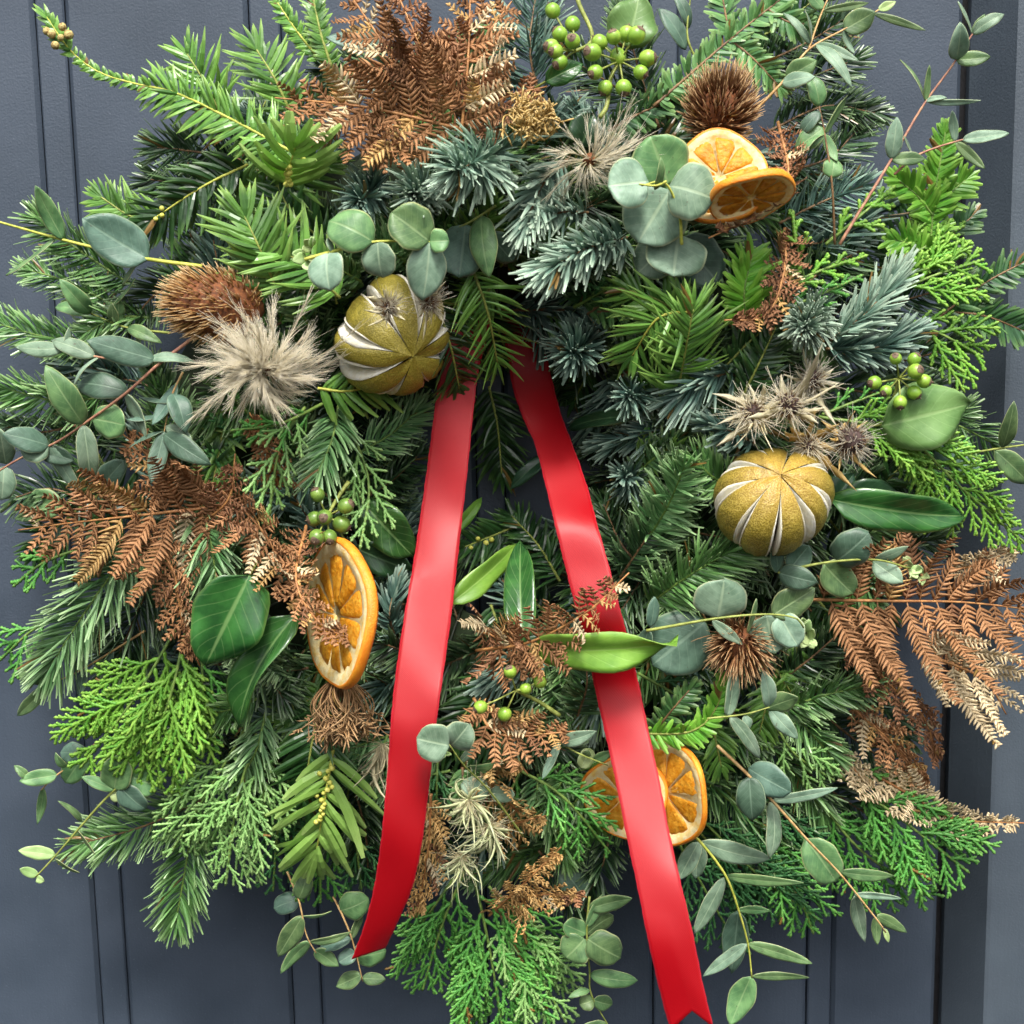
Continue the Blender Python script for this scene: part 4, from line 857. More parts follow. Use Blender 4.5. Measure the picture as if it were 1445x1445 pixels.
for lb, pp, kd in (
    ('dark fir sprig shadowed behind the alternating oval leaves', [(1010, 1040, -14), (1080, 1120, -8), (1140, 1190, -8)], 'nord'),
    ('dark fir sprig shadowed behind the broad green cypress', [(1090, 1050, -14), (1165, 1110, -8), (1240, 1160, -8)], 'nord'),
    ('green fir sprig filling between the star shaped leaves and the cypress', [(1060, 1030, -8), (1120, 1090, -2), (1165, 1150, -2)], 'green'),
    ('dark yew sprig beneath the long blade leaves', [(950, 1130, -12), (1010, 1200, -6), (1070, 1260, -6)], 'yewd'),
    ('mid green fir sprig behind the long blade leaves', [(985, 1090, -10), (1060, 1160, -4), (1120, 1240, -4)], 'green'),
    ('dark fir sprig behind the drooping tan strand of fern', [(1150, 1000, -14), (1215, 1050, -8), (1275, 1090, -8)], 'nord'),
    ('dark fir sprig behind the strand below the bronze frond', [(1170, 930, -14), (1230, 985, -8), (1280, 1040, -8)], 'nord'),
    ('dark fir sprig under the small oval leaves of the hanging twig', [(1080, 130, -14), (1140, 110, -8), (1205, 85, -8)], 'nord'),
    ('blue green fir sprig under the pink eucalyptus stem', [(1130, 350, -12), (1190, 330, -6), (1250, 290, -6)], 'teal'),
    ('dark fir sprig behind the thin lime cypress twigs', [(1110, 420, -12), (1165, 380, -6), (1230, 345, -6)], 'nord'),
    ('dark yew sprig behind the willowy eucalyptus fork', [(1060, 60, -14), (1110, 30, -8), (1160, -10, -8)], 'yewd'),
    ('dark fir sprig under the small berry cluster', [(1170, 545, -10), (1245, 555, -4), (1320, 545, -4)], 'nord'),
    ('dark fir sprig under the lime cypress tip beside the berries', [(1190, 500, -12), (1265, 510, -6), (1345, 490, -6)], 'nord'),
    ('green fir sprig showing around the pale matt ivy leaf', [(1200, 590, -10), (1280, 600, -4), (1360, 580, -4)], 'green'),
    ('dark fir sprig beneath the pale matt ivy leaf', [(1200, 640, -10), (1280, 640, -4), (1350, 640, -4)], 'nord'),
    ('dark yew sprig behind the bright upright hemlock stem', [(1230, 400, -10), (1270, 340, -4), (1300, 270, -4)], 'yewd'),
    ('dark fir sprig behind the lime cypress fans', [(1220, 440, -12), (1290, 420, -6), (1355, 400, -6)], 'nord'),
    ('dark fir sprig behind the upright bronze leaflets', [(1180, 770, -12), (1250, 780, -8), (1320, 760, -8)], 'nord'),
    ('dark fir sprig peeping below the golden fern tips', [(760, 1200, -14), (800, 1250, -8), (830, 1290, -8)], 'nord'),
    ('dark fir sprig peeping between strap needled yew and ribbon', [(500, 1110, -14), (515, 1170, -8), (520, 1230, -8)], 'nord'),
    ('dark yew sprig behind the broad brown frond at its outer end', [(150, 690, -14), (90, 735, -8), (50, 780, -8)], 'yewd')):
    fir(lb, pp, kd, 50, 1.0)

# ------------------------------------------------------------------ cypress sprays
cypress('small pale cypress spray hanging from the fluffy seed head', [(430, 575, 10), (395, 630, 20), (378, 742, 20)], 'cyp_pale', 55)
cypress('short cypress spray reaching under the fluffy seed head', [(455, 570, 10), (395, 598, 18), (325, 608, 18)], 'cyp_green', 45)
cypress('pale cypress spray dangling over the small ivy leaf', [(488, 590, 8), (520, 680, 20), (508, 775, 22)], 'cyp_pale', 60)
cypress('lime green cypress fan spreading left above the round leaves', [(250, 885, 6), (190, 985, 18), (112, 1085, 18)], 'cyp_lime', 110, 3.0)
cypress('lime green cypress fan hanging straight below the bracken tail', [(262, 890, 8), (238, 990, 22), (190, 1115, 22)], 'cyp_lime', 95, 3.0)
cypress('lime green cypress fan with its tip hanging clear of the others', [(268, 900, 6), (258, 1000, 18), (242, 1122, 18)], 'cyp_lime', 80, 3.0)
cypress('short green cypress spray beside the glossy ivy leaf', [(285, 912, 2), (284, 985, 10), (272, 1060, 10)], 'cyp_green', 60, 2.8)
cypress('pale green cypress fan hanging over the lower fir branch', [(362, 1035, 6), (335, 1130, 20), (318, 1250, 20)], 'cyp_pale', 95, 2.6)
cypress('pale green cypress fan slanting out over the dark fir branch', [(345, 1030, 4), (292, 1120, 14), (238, 1208, 14)], 'cyp_pale', 80, 2.6)
cypress('pale green cypress fan beside the bright yew shoot', [(370, 1040, 4), (372, 1110, 14), (375, 1185, 14)], 'cyp_pale', 70, 2.6)
cypress('dark green cypress spray under the strap needled yew shoot', [(410, 1090, -2), (392, 1172, 6), (385, 1258, 6)], 'cyp_dark', 70, 2.6)
cypress('dark cypress tip under the end of the strap needled yew', [(455, 1165, -4), (452, 1218, 4), (452, 1275, 4)], 'cyp_green', 60, 2.6)
cypress('dark cypress spray beside the lower end of the ribbon', [(500, 1165, -8), (505, 1210, -2), (510, 1255, -2)], 'cyp_dark', 55, 2.4)
cypress('long green cypress frond hanging lowest of all', [(668, 1235, 8), (690, 1335, 18), (712, 1470, 18)], 'cyp_green', 120, 2.9)
cypress('green cypress frond slanting down towards the cut ribbon end', [(655, 1230, 6), (622, 1310, 14), (596, 1398, 14)], 'cyp_green', 90, 2.7)
cypress('green cypress frond slanting down towards the round leaves', [(690, 1250, 6), (740, 1340, 14), (800, 1445, 14)], 'cyp_pale', 95, 2.7)
cypress('green cypress frond fanning out under the golden bracken tail', [(640, 1240, 0), (612, 1280, 8), (575, 1330, 8)], 'cyp_green', 60, 2.6)
cypress('short cypress frond under the golden bracken sprays', [(720, 1270, -2), (760, 1310, 6), (790, 1350, 6)], 'cyp_green', 70, 2.6)
cypress('green cypress spray pointing at the split orange slices', [(730, 1085, 4), (795, 1125, 14), (862, 1205, 14)], 'cyp_green', 70, 2.5)
cypress('broad green cypress fan reaching out to the frame', [(1185, 1095, 6), (1270, 1155, 18), (1368, 1232, 18)], 'cyp_green', 110, 2.8)
cypress('lower cypress fan under the broad green cypress', [(1150, 1120, 0), (1215, 1200, 8), (1318, 1270, 8)], 'cyp_green', 95, 2.7)
cypress('upper cypress fan beside the pale curled fern', [(1170, 1080, 0), (1240, 1112, 8), (1300, 1140, 8)], 'cyp_green', 70, 2.6)
cypress('cypress spray between the narrow leaves and the green fir', [(1085, 1005, 4), (1120, 1062, 12), (1178, 1102, 12)], 'cyp_pale', 65, 2.4)
cypress('dark cypress fan behind the stem of paired leaves', [(975, 1140, -6), (1065, 1230, 4), (1158, 1300, 4)], 'cyp_dark', 95, 2.7)
cypress('dark cypress fan beside the lower ribbon', [(955, 1185, -8), (1000, 1265, 0), (1048, 1345, 0)], 'cyp_dark', 80, 2.6)
cypress('dark cypress tip hanging between the two leafy stems', [(1075, 1175, -4), (1120, 1245, 4), (1148, 1318, 4)], 'cyp_green', 75, 2.6)
cypress('dark cypress sprig filling beneath the stem of paired leaves', [(1020, 1110, -8), (1080, 1170, -2), (1150, 1230, -2)], 'cyp_dark', 90, 2.6)
cypress('bright lime cypress fan beside the thick blue fir', [(1240, 425, 6), (1310, 392, 16), (1390, 366, 16)], 'cyp_lime', 80, 2.8)
cypress('bright lime cypress fan above the frame-side hemlock twigs', [(1232, 400, 4), (1300, 352, 12), (1362, 318, 12)], 'cyp_lime', 70, 2.8)
cypress('bright lime cypress tip above the green berries', [(1270, 450, 4), (1325, 470, 12), (1388, 505, 12)], 'cyp_lime', 75, 2.8)
cypress('thin lime cypress tip crossing the pink stemmed eucalyptus', [(1165, 345, 8), (1210, 308, 18), (1264, 262, 18)], 'cyp_lime', 38, 3.2)
cypress('thin cypress twig lying over the curled brown fern', [(1085, 420, 8), (1150, 385, 16), (1225, 360, 16)], 'cyp_lime', 34, 2.8)
cypress('second thin cypress twig above the blue fir tip', [(1100, 440, 6), (1165, 412, 12), (1218, 388, 12)], 'cyp_green', 34, 2.6)
cypress('upright thin cypress twig beside the oranges', [(1135, 395, 8), (1124, 345, 16), (1118, 296, 16)], 'cyp_lime', 32, 3.0)
cypress('long trailing bright cypress spray below the pale ivy leaf', [(1155, 588, 12), (1272, 612, 26), (1358, 690, 26), (1462, 780, 24)], 'cyp_lime', 80, 2.5, fine=1.25)
cypress('dark cypress spray splayed over the frame under the pale ivy leaf', [(1230, 640, -2), (1320, 660, 6), (1400, 690, 6)], 'cyp_green', 70, 2.2)
cypress('thin cypress spray beside the green berries', [(1160, 585, 4), (1220, 562, 10), (1268, 545, 10)], 'cyp_green', 40, 2.2)
cypress('small cypress tip poking out beneath the bronze frond', [(110, 775, -2), (60, 795, 4), (18, 828, 4)], 'cyp_green', 45, 2.8)
cypress('small cypress tip poking out under the large fir branch', [(85, 865, -6), (42, 892, 2), (-4, 935, 2)], 'cyp_green', 55, 2.8)
cypress('dark cypress spray shadowed inside the lower wreath', [(600, 1020, -6), (580, 1070, 0), (560, 1110, 0)], 'cyp_dark', 45, 2.4)
cypress('dark cypress spray behind the hemlock twigs', [(900, 950, -6), (960, 985, 0), (1010, 1030, 0)], 'cyp_dark', 60, 2.3)

# ------------------------------------------------------------------ eucalyptus
euca('eucalyptus with thick yellow stem and one big dark leaf', [[(285, 376, 2), (200, 364, 4), (95, 340, 4), (-20, 308, 4)]],
     [(212, 366, 116, 308, 62, None, None, .1, 'euca_dark'), (92, 338, 50, 262, 24, None, None, .3), (88, 342, 8, 388, 10, None, None, .9), (198, 366, 172, 402, 9, None, None, .8), (190, 392, 155, 432, 8, None, None, .9)], 'euca_green', 'stem_yellow', 18, 2.8)
euca('long pink stemmed eucalyptus with paired leaves trailing outward', [[(292, 462, 0), (225, 513, 6), (180, 553, 8), (130, 590, 8), (80, 624, 8), (30, 646, 8), (-20, 676, 8)], [(226, 508, 6), (146, 505, 6), (92, 491, 6)]],
     [(228, 508, 122, 480, 36, None, None, .2, 'euca_dark'), (218, 510, 276, 512, 14), (180, 553, 108, 543, 36, None, None, .2, 'euca_dark'), (181, 553, 206, 620, 16, None, None, .7), (132, 590, 64, 516, 38, None, None, .1, 'euca_green'), (130, 592, 128, 682, 27), (84, 622, 112, 697, 22), (78, 624, 28, 634, 42), (76, 621, 4, 612, 34, None, None, .3, 'euca_dark'), (8, 655, 0, 606, 28), (6, 658, 2, 706, 32), (135, 590, 176, 600, 44, None, None, .2, 'euca_green'), (60, 630, 105, 650, 26, None, None, .2, 'euca_dark'),
      (145, 505, 72, 480, 24, None, None, .2), (92, 491, 22, 490, 22), (146, 506, 104, 545, 8, None, None, .9), (95, 490, 97, 462, 6, None, None, .9)], 'euca', 'stem_pink', 22, 2.4)
euca('short eucalyptus tip with narrow green leaves beside the dark fir', [[(240, 470, 0), (178, 462, 0), (128, 442, 0)]], [(128, 443, 84, 394, 26), (124, 444, 78, 434, 22), (160, 458, 158, 428, 15), (178, 462, 228, 484, 18), (165, 458, 168, 420, 16, None, None, .5)], 'euca_green', 'stem_olive', 12, 1.8)
euca('small eucalyptus twig with dark hanging leaves under the seed head', [[(258, 525, 0), (242, 560, 4), (231, 612, 4)]], [(232, 608, 213, 682, 24), (234, 610, 298, 656, 30), (246, 555, 262, 612, 28), (238, 600, 271, 622, 20, None, None, .1, 'euca'), (240, 540, 214, 600, 20), (236, 580, 178, 592, 8, None, None, .9), (232, 605, 182, 632, 6, None, None, .9), (236, 565, 196, 560, 6, None, None, .9)], 'euca_dark', 'stem_tan', 16, 1.6)
euca('eucalyptus with rounded leaves and whitish young tip over the green lime', [[(430, 366, 4), (480, 352, 6), (530, 341, 6), (606, 341, 4)]],
     [(528, 340, 464, 312, 54, None, None, .1, 'euca_green'), (606, 338, 552, 300, 58, None, None, .1, 'euca_green'), (604, 336, 634, 340, 30, None, None, .1, 'euca_green'), (532, 340, 540, 392, 42), (604, 343, 596, 424, 48), (470, 358, 466, 410, 46), (475, 354, 462, 336, 8, None, None, .8)], 'euca', 'stem_yellow', 44, 2.2, buds=[(432, 362, 20), (440, 348, 14)])
euca('dark round eucalyptus leaves hanging between the noble fir and green lime', [[(700, 290, -6), (660, 315, -4), (630, 325, -4)]], [(660, 318, 648, 392, 62, None, None, .1), (678, 300, 690, 392, 36, None, None, .2, 'euca_green'), (690, 330, 725, 370, 34, None, None, .2)], 'euca_dark', 'stem_olive', 12, 2)
euca('showy rosette of big round silver green eucalyptus leaves beside the oranges', [[(962, 345, 0), (958, 300, 6), (938, 258, 12), (905, 262, 14)], [(940, 256, 12), (925, 262, 14), (902, 260, 15)]],
     [(944, 262, 918, 192, 78, 22, 26, 0, 'euca_green'), (915, 256, 858, 262, 66, 38, 40, .05), (944, 262, 1008, 282, 74, 36, 38, .05), (945, 268, 900, 342, 86, 26, 28, .0), (950, 262, 1020, 270, 92, 14, 16, .1), (958, 330, 950, 390, 80, 22, 26, .0), (955, 335, 900, 385, 62, 8, 8, .1), (962, 335, 1015, 400, 62, 6, 6, .1, 'euca_dark'), (924, 268, 933, 222, 10, 40, 46, .5, 'euca_green')], 'euca', 'stem_yellow', 30, 2.2)
euca('willowy eucalyptus with narrow leaves branching at the top of the frame post side', [[(1062, 160, -4), (1105, 115, 4), (1141, 70, 6), (1190, 42, 6), (1240, 14, 6)], [(1141, 70, 6), (1158, 22, 6), (1175, -16, 6)]],
     [(1110, 112, 1152, 85, 28, None, None, .2, 'euca_green'), (1102, 120, 1150, 108, 22), (1145, 72, 1202, 124, 18), (1148, 70, 1212, 86, 14), (1141, 70, 1105, 18, 12), (1140, 68, 1136, 14, 5, None, None, .9), (1188, 44, 1235, 16, 32, None, None, .1, 'euca_green'), (1190, 46, 1206, 76, 10), (1164, 22, 1226, 4, 10, None, None, .4, 'euca_green'), (1230, 27, 1306, 43, 9, None, None, .5, 'euca_green'), (1240, 20, 1264, 2, 12, None, None, .1, 'euca_young'), (1160, 18, 1140, -14, 20, None, None, .2, 'euca_green')], 'euca', 'stem_tan', 20, 1.9)
euca('eucalyptus twig hanging with small oval leaves beside the curled brown fern', [[(1178, 345, -4), (1174, 260, 6), (1164, 190, 6), (1156, 150, 6)]],
     [(1157, 156, 1143, 106, 26, None, None, .1, 'euca_green'), (1166, 184, 1122, 212, 28, None, None, .1, 'euca_green'), (1173, 250, 1176, 224, 27, None, None, .1, 'euca_green'), (1168, 196, 1182, 228, 15), (1158, 160, 1128, 195, 18, None, None, .3, 'euca_dark'), (1166, 190, 1196, 135, 8, None, None, .8), (1140, 185, 1157, 163, 9), (1165, 195, 1130, 225, 6, None, None, .9)], 'euca_green', 'stem_brown', 20, 1.9)
euca('pink stemmed eucalyptus reaching up across the frame gap', [[(1185, 345, 0), (1212, 300, 4), (1255, 230, 6), (1302, 150, 6), (1342, 95, 6), (1372, 48, 6)], [(1262, 246, 4), (1290, 222, 4), (1322, 208, 4), (1362, 196, 4)]],
     [(1253, 230, 1266, 165, 22), (1256, 230, 1306, 224, 18, None, None, .1, 'euca_green'), (1302, 152, 1270, 84, 6, None, None, .8, 'euca_green'), (1304, 152, 1312, 92, 9, None, None, .3, 'euca_green'), (1304, 152, 1384, 142, 6, None, None, .8), (1306, 150, 1336, 138, 8), (1341, 95, 1356, 32, 26), (1342, 96, 1398, 80, 20, None, None, .1, 'euca_green'), (1366, 58, 1352, 2, 7, None, None, .7), (1370, 55, 1417, 20, 18), (1372, 50, 1390, 20, 11, None, None, .1, 'euca_green'),
      (1352, 196, 1424, 188, 18), (1350, 200, 1380, 224, 10), (1345, 205, 1390, 238, 14, None, None, .3, 'euca_green'), (1285, 225, 1276, 192, 5, None, None, .8), (1345, 200, 1344, 156, 12)], 'euca', 'stem_pink', 26, 2.3)
euca('eucalyptus stem with pointed leaves crossing the frame beside the cypress tail', [[(1290, 672, -4), (1352, 645, 6), (1402, 634, 8), (1460, 626, 8)]], [(1405, 634, 1431, 566, 22), (1405, 636, 1452, 682, 34, None, None, .2, 'euca_green'), (1356, 645, 1316, 632, 42, None, None, .2, 'euca_dark'), (1350, 648, 1378, 672, 30, None, None, .2, 'euca_dark'), (1322, 655, 1352, 606, 22, None, None, .3)], 'euca_green', 'stem_olive', 14, 2.2)
euca('eucalyptus branch with yellow green stem and pale budding tip over the small teasel', [[(912, 890, 0), (1010, 873, 8), (1080, 867, 10), (1122, 872, 10), (1134, 886, 10)]],
     [(1012, 873, 1022, 818, 72, 26, 30, .1), (1090, 868, 1150, 830, 42, None, None, .1, 'euca_green'), (1082, 868, 1094, 922, 62, 30, 30, .1), (1100, 868, 1126, 912, 42, None, None, .2), (995, 878, 920, 938, 88, 12, 12, .1, 'euca_dark'), (915, 888, 900, 930, 22, 14, 14, .4, 'euca_dark'), (918, 885, 924, 842, 18, 16, 16, .4, 'euca_dark'), (1005, 876, 1048, 910, 15), (1055, 893, 1068, 845, 8, 36, 38, .8, 'euca_green')], 'euca', 'stem_olive', 30, 2.2, buds=[(1132, 892, 20), (1140, 902, 16)])
euca('eucalyptus sprig with cupped leaves lying over the big bronze fern', [[(1098, 808, 0), (1165, 794, 8), (1235, 790, 10), (1284, 802, 10)]],
     [(1163, 796, 1204, 838, 46, None, None, .0, 'euca_green'), (1178, 792, 1226, 752, 50, None, None, .1, 'euca_dark'), (1234, 790, 1282, 771, 14), (1232, 792, 1274, 822, 30), (1112, 806, 1142, 770, 32, None, None, .2, 'euca_dark'), (1098, 818, 1154, 822, 32, None, None, .2, 'euca_dark'), (1090, 800, 1092, 760, 20, None, None, .5, 'euca_dark')], 'euca', 'stem_olive', 26, 2.1, buds=[(1284, 802, 18), (1298, 812, 15)])
euca('eucalyptus sprig with two pale rounded leaves lapping over the ribbon', [[(738, 1180, 6), (692, 1118, 22), (655, 1080, 36), (632, 1048, 42)]], [(634, 1052, 588, 1042, 50, 62, 64, .0), (636, 1052, 662, 1022, 42, 58, 62, .1), (690, 1118, 650, 1108, 30), (692, 1120, 726, 1122, 24, None, None, .2), (660, 1082, 720, 1070, 10, None, None, .6, 'euca_green'), (650, 1075, 672, 1052, 12)], 'euca', 'stem_olive', 20, 1.8, buds=[(628, 1060, 10)])
euca('tiny eucalyptus shoot with one bright oval leaf beside the ribbon', [[(790, 1048, 4), (818, 1064, 8), (858, 1080, 8)]], [(824, 1066, 832, 1060, 12), (820, 1084, 834, 1056, 22, None, None, .1, 'euca_young'), (838, 1072, 864, 1060, 14, None, None, .2, 'euca_green'), (790, 1035, 842, 1032, 20, None, None, .1, 'euca'), (775, 1040, 765, 1100, 12, None, None, .4, 'euca')], 'euca_green', 'stem_olive', 18, 1.6)
euca('small eucalyptus tip with star shaped narrow leaves below the teasel', [[(998, 1014, 4), (1050, 1008, 8), (1086, 998, 10)]], [(1085, 998, 1076, 944, 22), (1086, 1000, 1126, 1042, 22), (1080, 1000, 1126, 984, 28, None, None, .2, 'euca_green'), (1028, 1010, 1072, 1070, 20), (1024, 1008, 1036, 942, 20), (1050, 1010, 1056, 1030, 14), (1084, 998, 1104, 990, 7, None, None, 0, 'euca_young')], 'euca', 'stem_olive', 28, 1.7)
euca('eucalyptus stem with alternating oval leaves slanting down across the cypress', [[(1012, 1052, 0), (1052, 1090, 8), (1090, 1130, 12), (1140, 1186, 14), (1186, 1234, 14), (1236, 1296, 14), (1250, 1316, 14)]],
     [(1050, 1086, 1062, 1158, 40, None, None, .2, 'euca_dark'), (1056, 1084, 1116, 1118, 44, None, None, .2, 'euca_dark'), (1090, 1130, 1182, 1112, 16, None, None, .2), (1088, 1132, 1086, 1212, 24), (1138, 1184, 1180, 1244, 52, None, None, .0, 'euca_green'), (1184, 1230, 1262, 1236, 18, None, None, .2, 'euca_green'), (1206, 1262, 1272, 1268, 11, None, None, .3), (1206, 1264, 1221, 1330, 21), (1236, 1294, 1238, 1334, 14, None, None, .2, 'euca_green'), (1238, 1292, 1280, 1316, 18, None, None, .1, 'euca_green'), (1248, 1310, 1254, 1330, 8, None, None, .1, 'euca_young')], 'euca', 'stem_tan', 24, 2.3)
euca('eucalyptus stem with long blade leaves hanging beside the swallowtail ribbon end', [[(962, 1165, 0), (988, 1188, 8), (1024, 1236, 12), (1044, 1290, 12), (1056, 1335, 12), (1061, 1380, 12)]],
     [(988, 1188, 1087, 1212, 30, None, None, .2), (986, 1188, 957, 1242, 26, None, None, .2), (985, 1190, 982, 1240, 28, 8, 8, .2), (1023, 1236, 1134, 1246, 16, None, None, .3, 'euca_green'), (1022, 1238, 980, 1318, 24), (1041, 1284, 1088, 1286, 13, None, None, .3, 'euca_green'), (1042, 1286, 1032, 1374, 38, 10, 8, .2, 'euca_dark'), (1055, 1332, 1146, 1360, 20, None, None, .2, 'euca_green'), (1054, 1332, 992, 1378, 18), (1060, 1378, 1142, 1380, 13, None, None, .3, 'euca_green'), (1060, 1378, 1030, 1448, 38, None, None, .1, 'euca_green')], 'euca', 'stem_yellow', 22, 2.2)
euca('low eucalyptus with mottled round leaves beside the lowest cypress frond', [[(832, 1265, -4), (828, 1312, 2), (832, 1370, 6), (835, 1405, 6), (866, 1460, 6)]],
     [(830, 1325, 876, 1352, 50, 26, 26, .1), (825, 1325, 798, 1352, 48, 24, 24, .1), (828, 1318, 796, 1304, 30), (832, 1314, 866, 1292, 28), (845, 1368, 900, 1384, 26), (834, 1402, 864, 1418, 24), (834, 1404, 818, 1418, 24), (826, 1280, 892, 1268, 24, None, None, .2), (826, 1268, 790, 1222, 40, 4, 4, .2, 'euca_dark'), (832, 1390, 802, 1408, 10, None, None, .6), (845, 1440, 820, 1450, 16), (826, 1330, 790, 1340, 22, 6, 6, .2, 'euca_dark'), (828, 1310, 850, 1262, 16, None, None, .4, 'euca_green')], 'euca_green', 'stem_olive', 16, 1.8)
euca('small eucalyptus with narrow pointed leaves hanging below the dark cypress', [[(405, 1230, -4), (422, 1272, 4), (432, 1318, 6), (446, 1345, 6)]], [(428, 1286, 392, 1350, 30), (432, 1320, 396, 1374, 20), (433, 1320, 496, 1315, 12, None, None, .3), (440, 1336, 478, 1364, 22), (422, 1268, 386, 1282, 30, 4, 4, .3, 'euca_dark'), (422, 1268, 434, 1234, 26), (428, 1288, 468, 1286, 5, None, None, .9)], 'euca_green', 'stem_tan', 12, 1.7)
euca('small eucalyptus with rounded leaves beside the cut ribbon end', [[(470, 1265, -8), (486, 1298, 0), (498, 1330, 2), (512, 1385, 2)]], [(470, 1290, 520, 1268, 42), (492, 1325, 450, 1340, 20, None, None, .4, 'euca_dark'), (500, 1350, 545, 1342, 36, 4, 4, .1), (510, 1374, 474, 1392, 24), (512, 1376, 544, 1382, 18), (500, 1335, 520, 1340, 16, None, None, .2, 'euca'), (498, 1340, 478, 1358, 22, None, None, .3, 'euca_dark'), (508, 1320, 512, 1290, 12, None, None, .5)], 'euca_green', 'stem_tan', 10, 1.7)
euca('eucalyptus twig with round leaves and pale tip curving out from lime cypress', [[(215, 1068, -4), (158, 1118, 6), (115, 1165, 8), (78, 1208, 8), (50, 1238, 8)]],
     [(165, 1112, 168, 1066, 44, None, None, .1), (185, 1100, 226, 1110, 42, None, None, .1), (172, 1104, 206, 1142, 34, None, None, .2, 'euca_dark'), (160, 1116, 176, 1120, 22, None, None, 0, 'euca_young'), (160, 1110, 115, 1096, 16, None, None, .4), (78, 1206, 26, 1200, 20, None, None, .1, 'euca_young'), (78, 1212, 112, 1232, 6, None, None, .8), (116, 1160, 82, 1130, 7, None, None, .8), (108, 1170, 134, 1206, 5, None, None, .9), (54, 1236, 28, 1226, 14, None, None, .2, 'euca_young'), (52, 1238, 62, 1244, 11, None, None, 0, 'euca_young')], 'euca_green', 'stem_olive', 20, 2.2)
euca('small eucalyptus shoot with oval leaves standing clear of the lime cypress', [[(135, 1050, -6), (98, 1080, -2), (75, 1098, 0), (58, 1115, 0)]], [(120, 1062, 92, 1105, 34), (80, 1094, 27, 1102, 24), (62, 1112, 52, 1164, 14), (110, 1062, 85, 1062, 30, None, None, .2, 'euca_dark'), (40, 1098, 20, 1080, 12), (92, 1084, 78, 1062, 12)], 'euca_green', 'stem_tan', 14, 1.7)
euca('eucalyptus twig with two narrow leaves poking out below the large fir branch', [[(205, 890, -12), (110, 948, -6), (62, 966, -4)]], [(78, 960, 16, 952, 20), (68, 966, 24, 1010, 20), (115, 945, 112, 985, 16, None, None, .3, 'euca_dark'), (150, 925, 128, 988, 16, None, None, .3, 'euca_dark')], 'euca_green', 'stem_tan', 8, 1.8)
euca('shadowed round eucalyptus leaves hiding behind the bracken and left edge', [[(110, 700, -8), (80, 720, -6), (45, 740, -6)]], [(80, 720, 38, 705, 42), (70, 725, 20, 732, 16), (135, 740, 130, 780, 16, None, None, .4), (140, 690, 175, 650, 34, None, None, .2, 'euca_dark')], 'euca_green', 'stem_olive', 6, 1.6)
euca('dark eucalyptus leaf lying behind the top of the bracken', [[(560, 70, -6), (530, 62, -4), (500, 55, -4)]], [(535, 64, 460, 52, 26, 10, 10, .2), (540, 66, 520, 35, 16, 8, 8, .3)], 'euca_dark', 'stem_olive', 8, 1.6)
euca('dark eucalyptus leaf beside the hemlock above the berries', [[(985, 90, -6), (970, 50, -2), (975, -10, 0)]], [(968, 70, 930, 12, 26, 6, 6, .3), (972, 40, 950, -10, 18, 6, 6, .3)], 'euca_dark', 'stem_olive', 10, 1.8)

# ------------------------------------------------------------------ ivy leaves and berries
ivy_leaf('large glossy dark green ivy leaf below the fresh fir tip', 352, 812, 290, 938, 98, 'ivy', 32, 36, -.15, .06, .25)
ivy_leaf('folded ivy leaf with pale edge hanging beside the orange slice', 418, 868, 338, 1026, 62, 'ivy', 24, 26, .5, .12, .7, .5)
ivy_leaf('glossy ivy leaf tucked between cypress tip and ribbon', 512, 708, 584, 786, 62, 'ivy', 14, 16, .1, .08, .3)
ivy_leaf('shaded ivy leaf beneath the glossy one beside the ribbon', 500, 772, 582, 806, 44, 'ivy_dark', 6, 6, .2, .05, .3)
ivy_leaf('yellow green ivy leaf turned edge on beside the ribbon', 634, 852, 728, 768, 36, 'ivy_bright', 24, 26, .35, .08, .4)
ivy_leaf('upright glossy green ivy leaf standing between the two ribbon tails', 738, 906, 735, 764, 46, 'ivy', 30, 34, -.2, .06, .5)
ivy_leaf('bright yellow green ivy leaf twisted over the ribbon', 752, 915, 956, 906, 54, 'ivy_bright', 36, 44, .25, .1, .5, .9, wave=.2)
ivy_leaf('grey green ivy leaf above the large berry cluster', 885, 66, 902, -6, 66, 'ivy_pale', 12, 14, .1, .04, .15)
ivy_leaf('pale matt ivy leaf under the small berry cluster', 1244, 600, 1368, 570, 88, 'ivy_pale', 28, 32, .15, .06, .2)
ivy_leaf('long ivy leaf with curled rim beneath the cypress tail', 1172, 704, 1362, 728, 56, 'ivy', 22, 24, .35, .1, .5, -.4)
ivy_leaf('dark ivy leaf with upturned tip beside the gold lime', 1168, 712, 1205, 668, 44, 'ivy_dark', 10, 12, .2, .06, .3)
ivy_leaf('dark grey leaf lying under the curled ivy leaf', 1190, 700, 1262, 690, 40, 'ivy_dark', 14, 14, .2, .06, .2)
ivy_leaf('shadowed ivy leaf in the opening beside the ribbon', 892, 588, 802, 606, 26, 'ivy_dark', 6, 8, .3, .08, .3)
ivy_leaf('ivy leaf in shadow below the shadowed opening', 778, 640, 720, 690, 24, 'ivy_dark', 6, 8, .3, .08, .3)
ivy_leaf('narrow green ivy leaf showing behind the ribbon edge', 640, 752, 680, 702, 18, 'ivy_bright', 8, 8, .3, .06, .3)
ivy_leaf('curled dark ivy leaf behind the white plumes', 820, 205, 838, 160, 52, 'ivy_dark', 8, 10, .2, .1, .5)
ivy_leaf('dark ivy leaf beneath the left hand berries', 770, 115, 822, 90, 30, 'ivy', 10, 12, .2, .1, .4)
berries('large cluster of green ivy berries radiating from one stalk', (874, 86), 10, 40, [(862, 110), (856, 150), (846, 166)], 34, 12, spots=[(-8, -34), (-28, -26), (24, -36), (40, -4), (30, 16), (6, 38), (-20, 38), (-34, 16), (-38, -12), (-2, -6), (10, -38)])
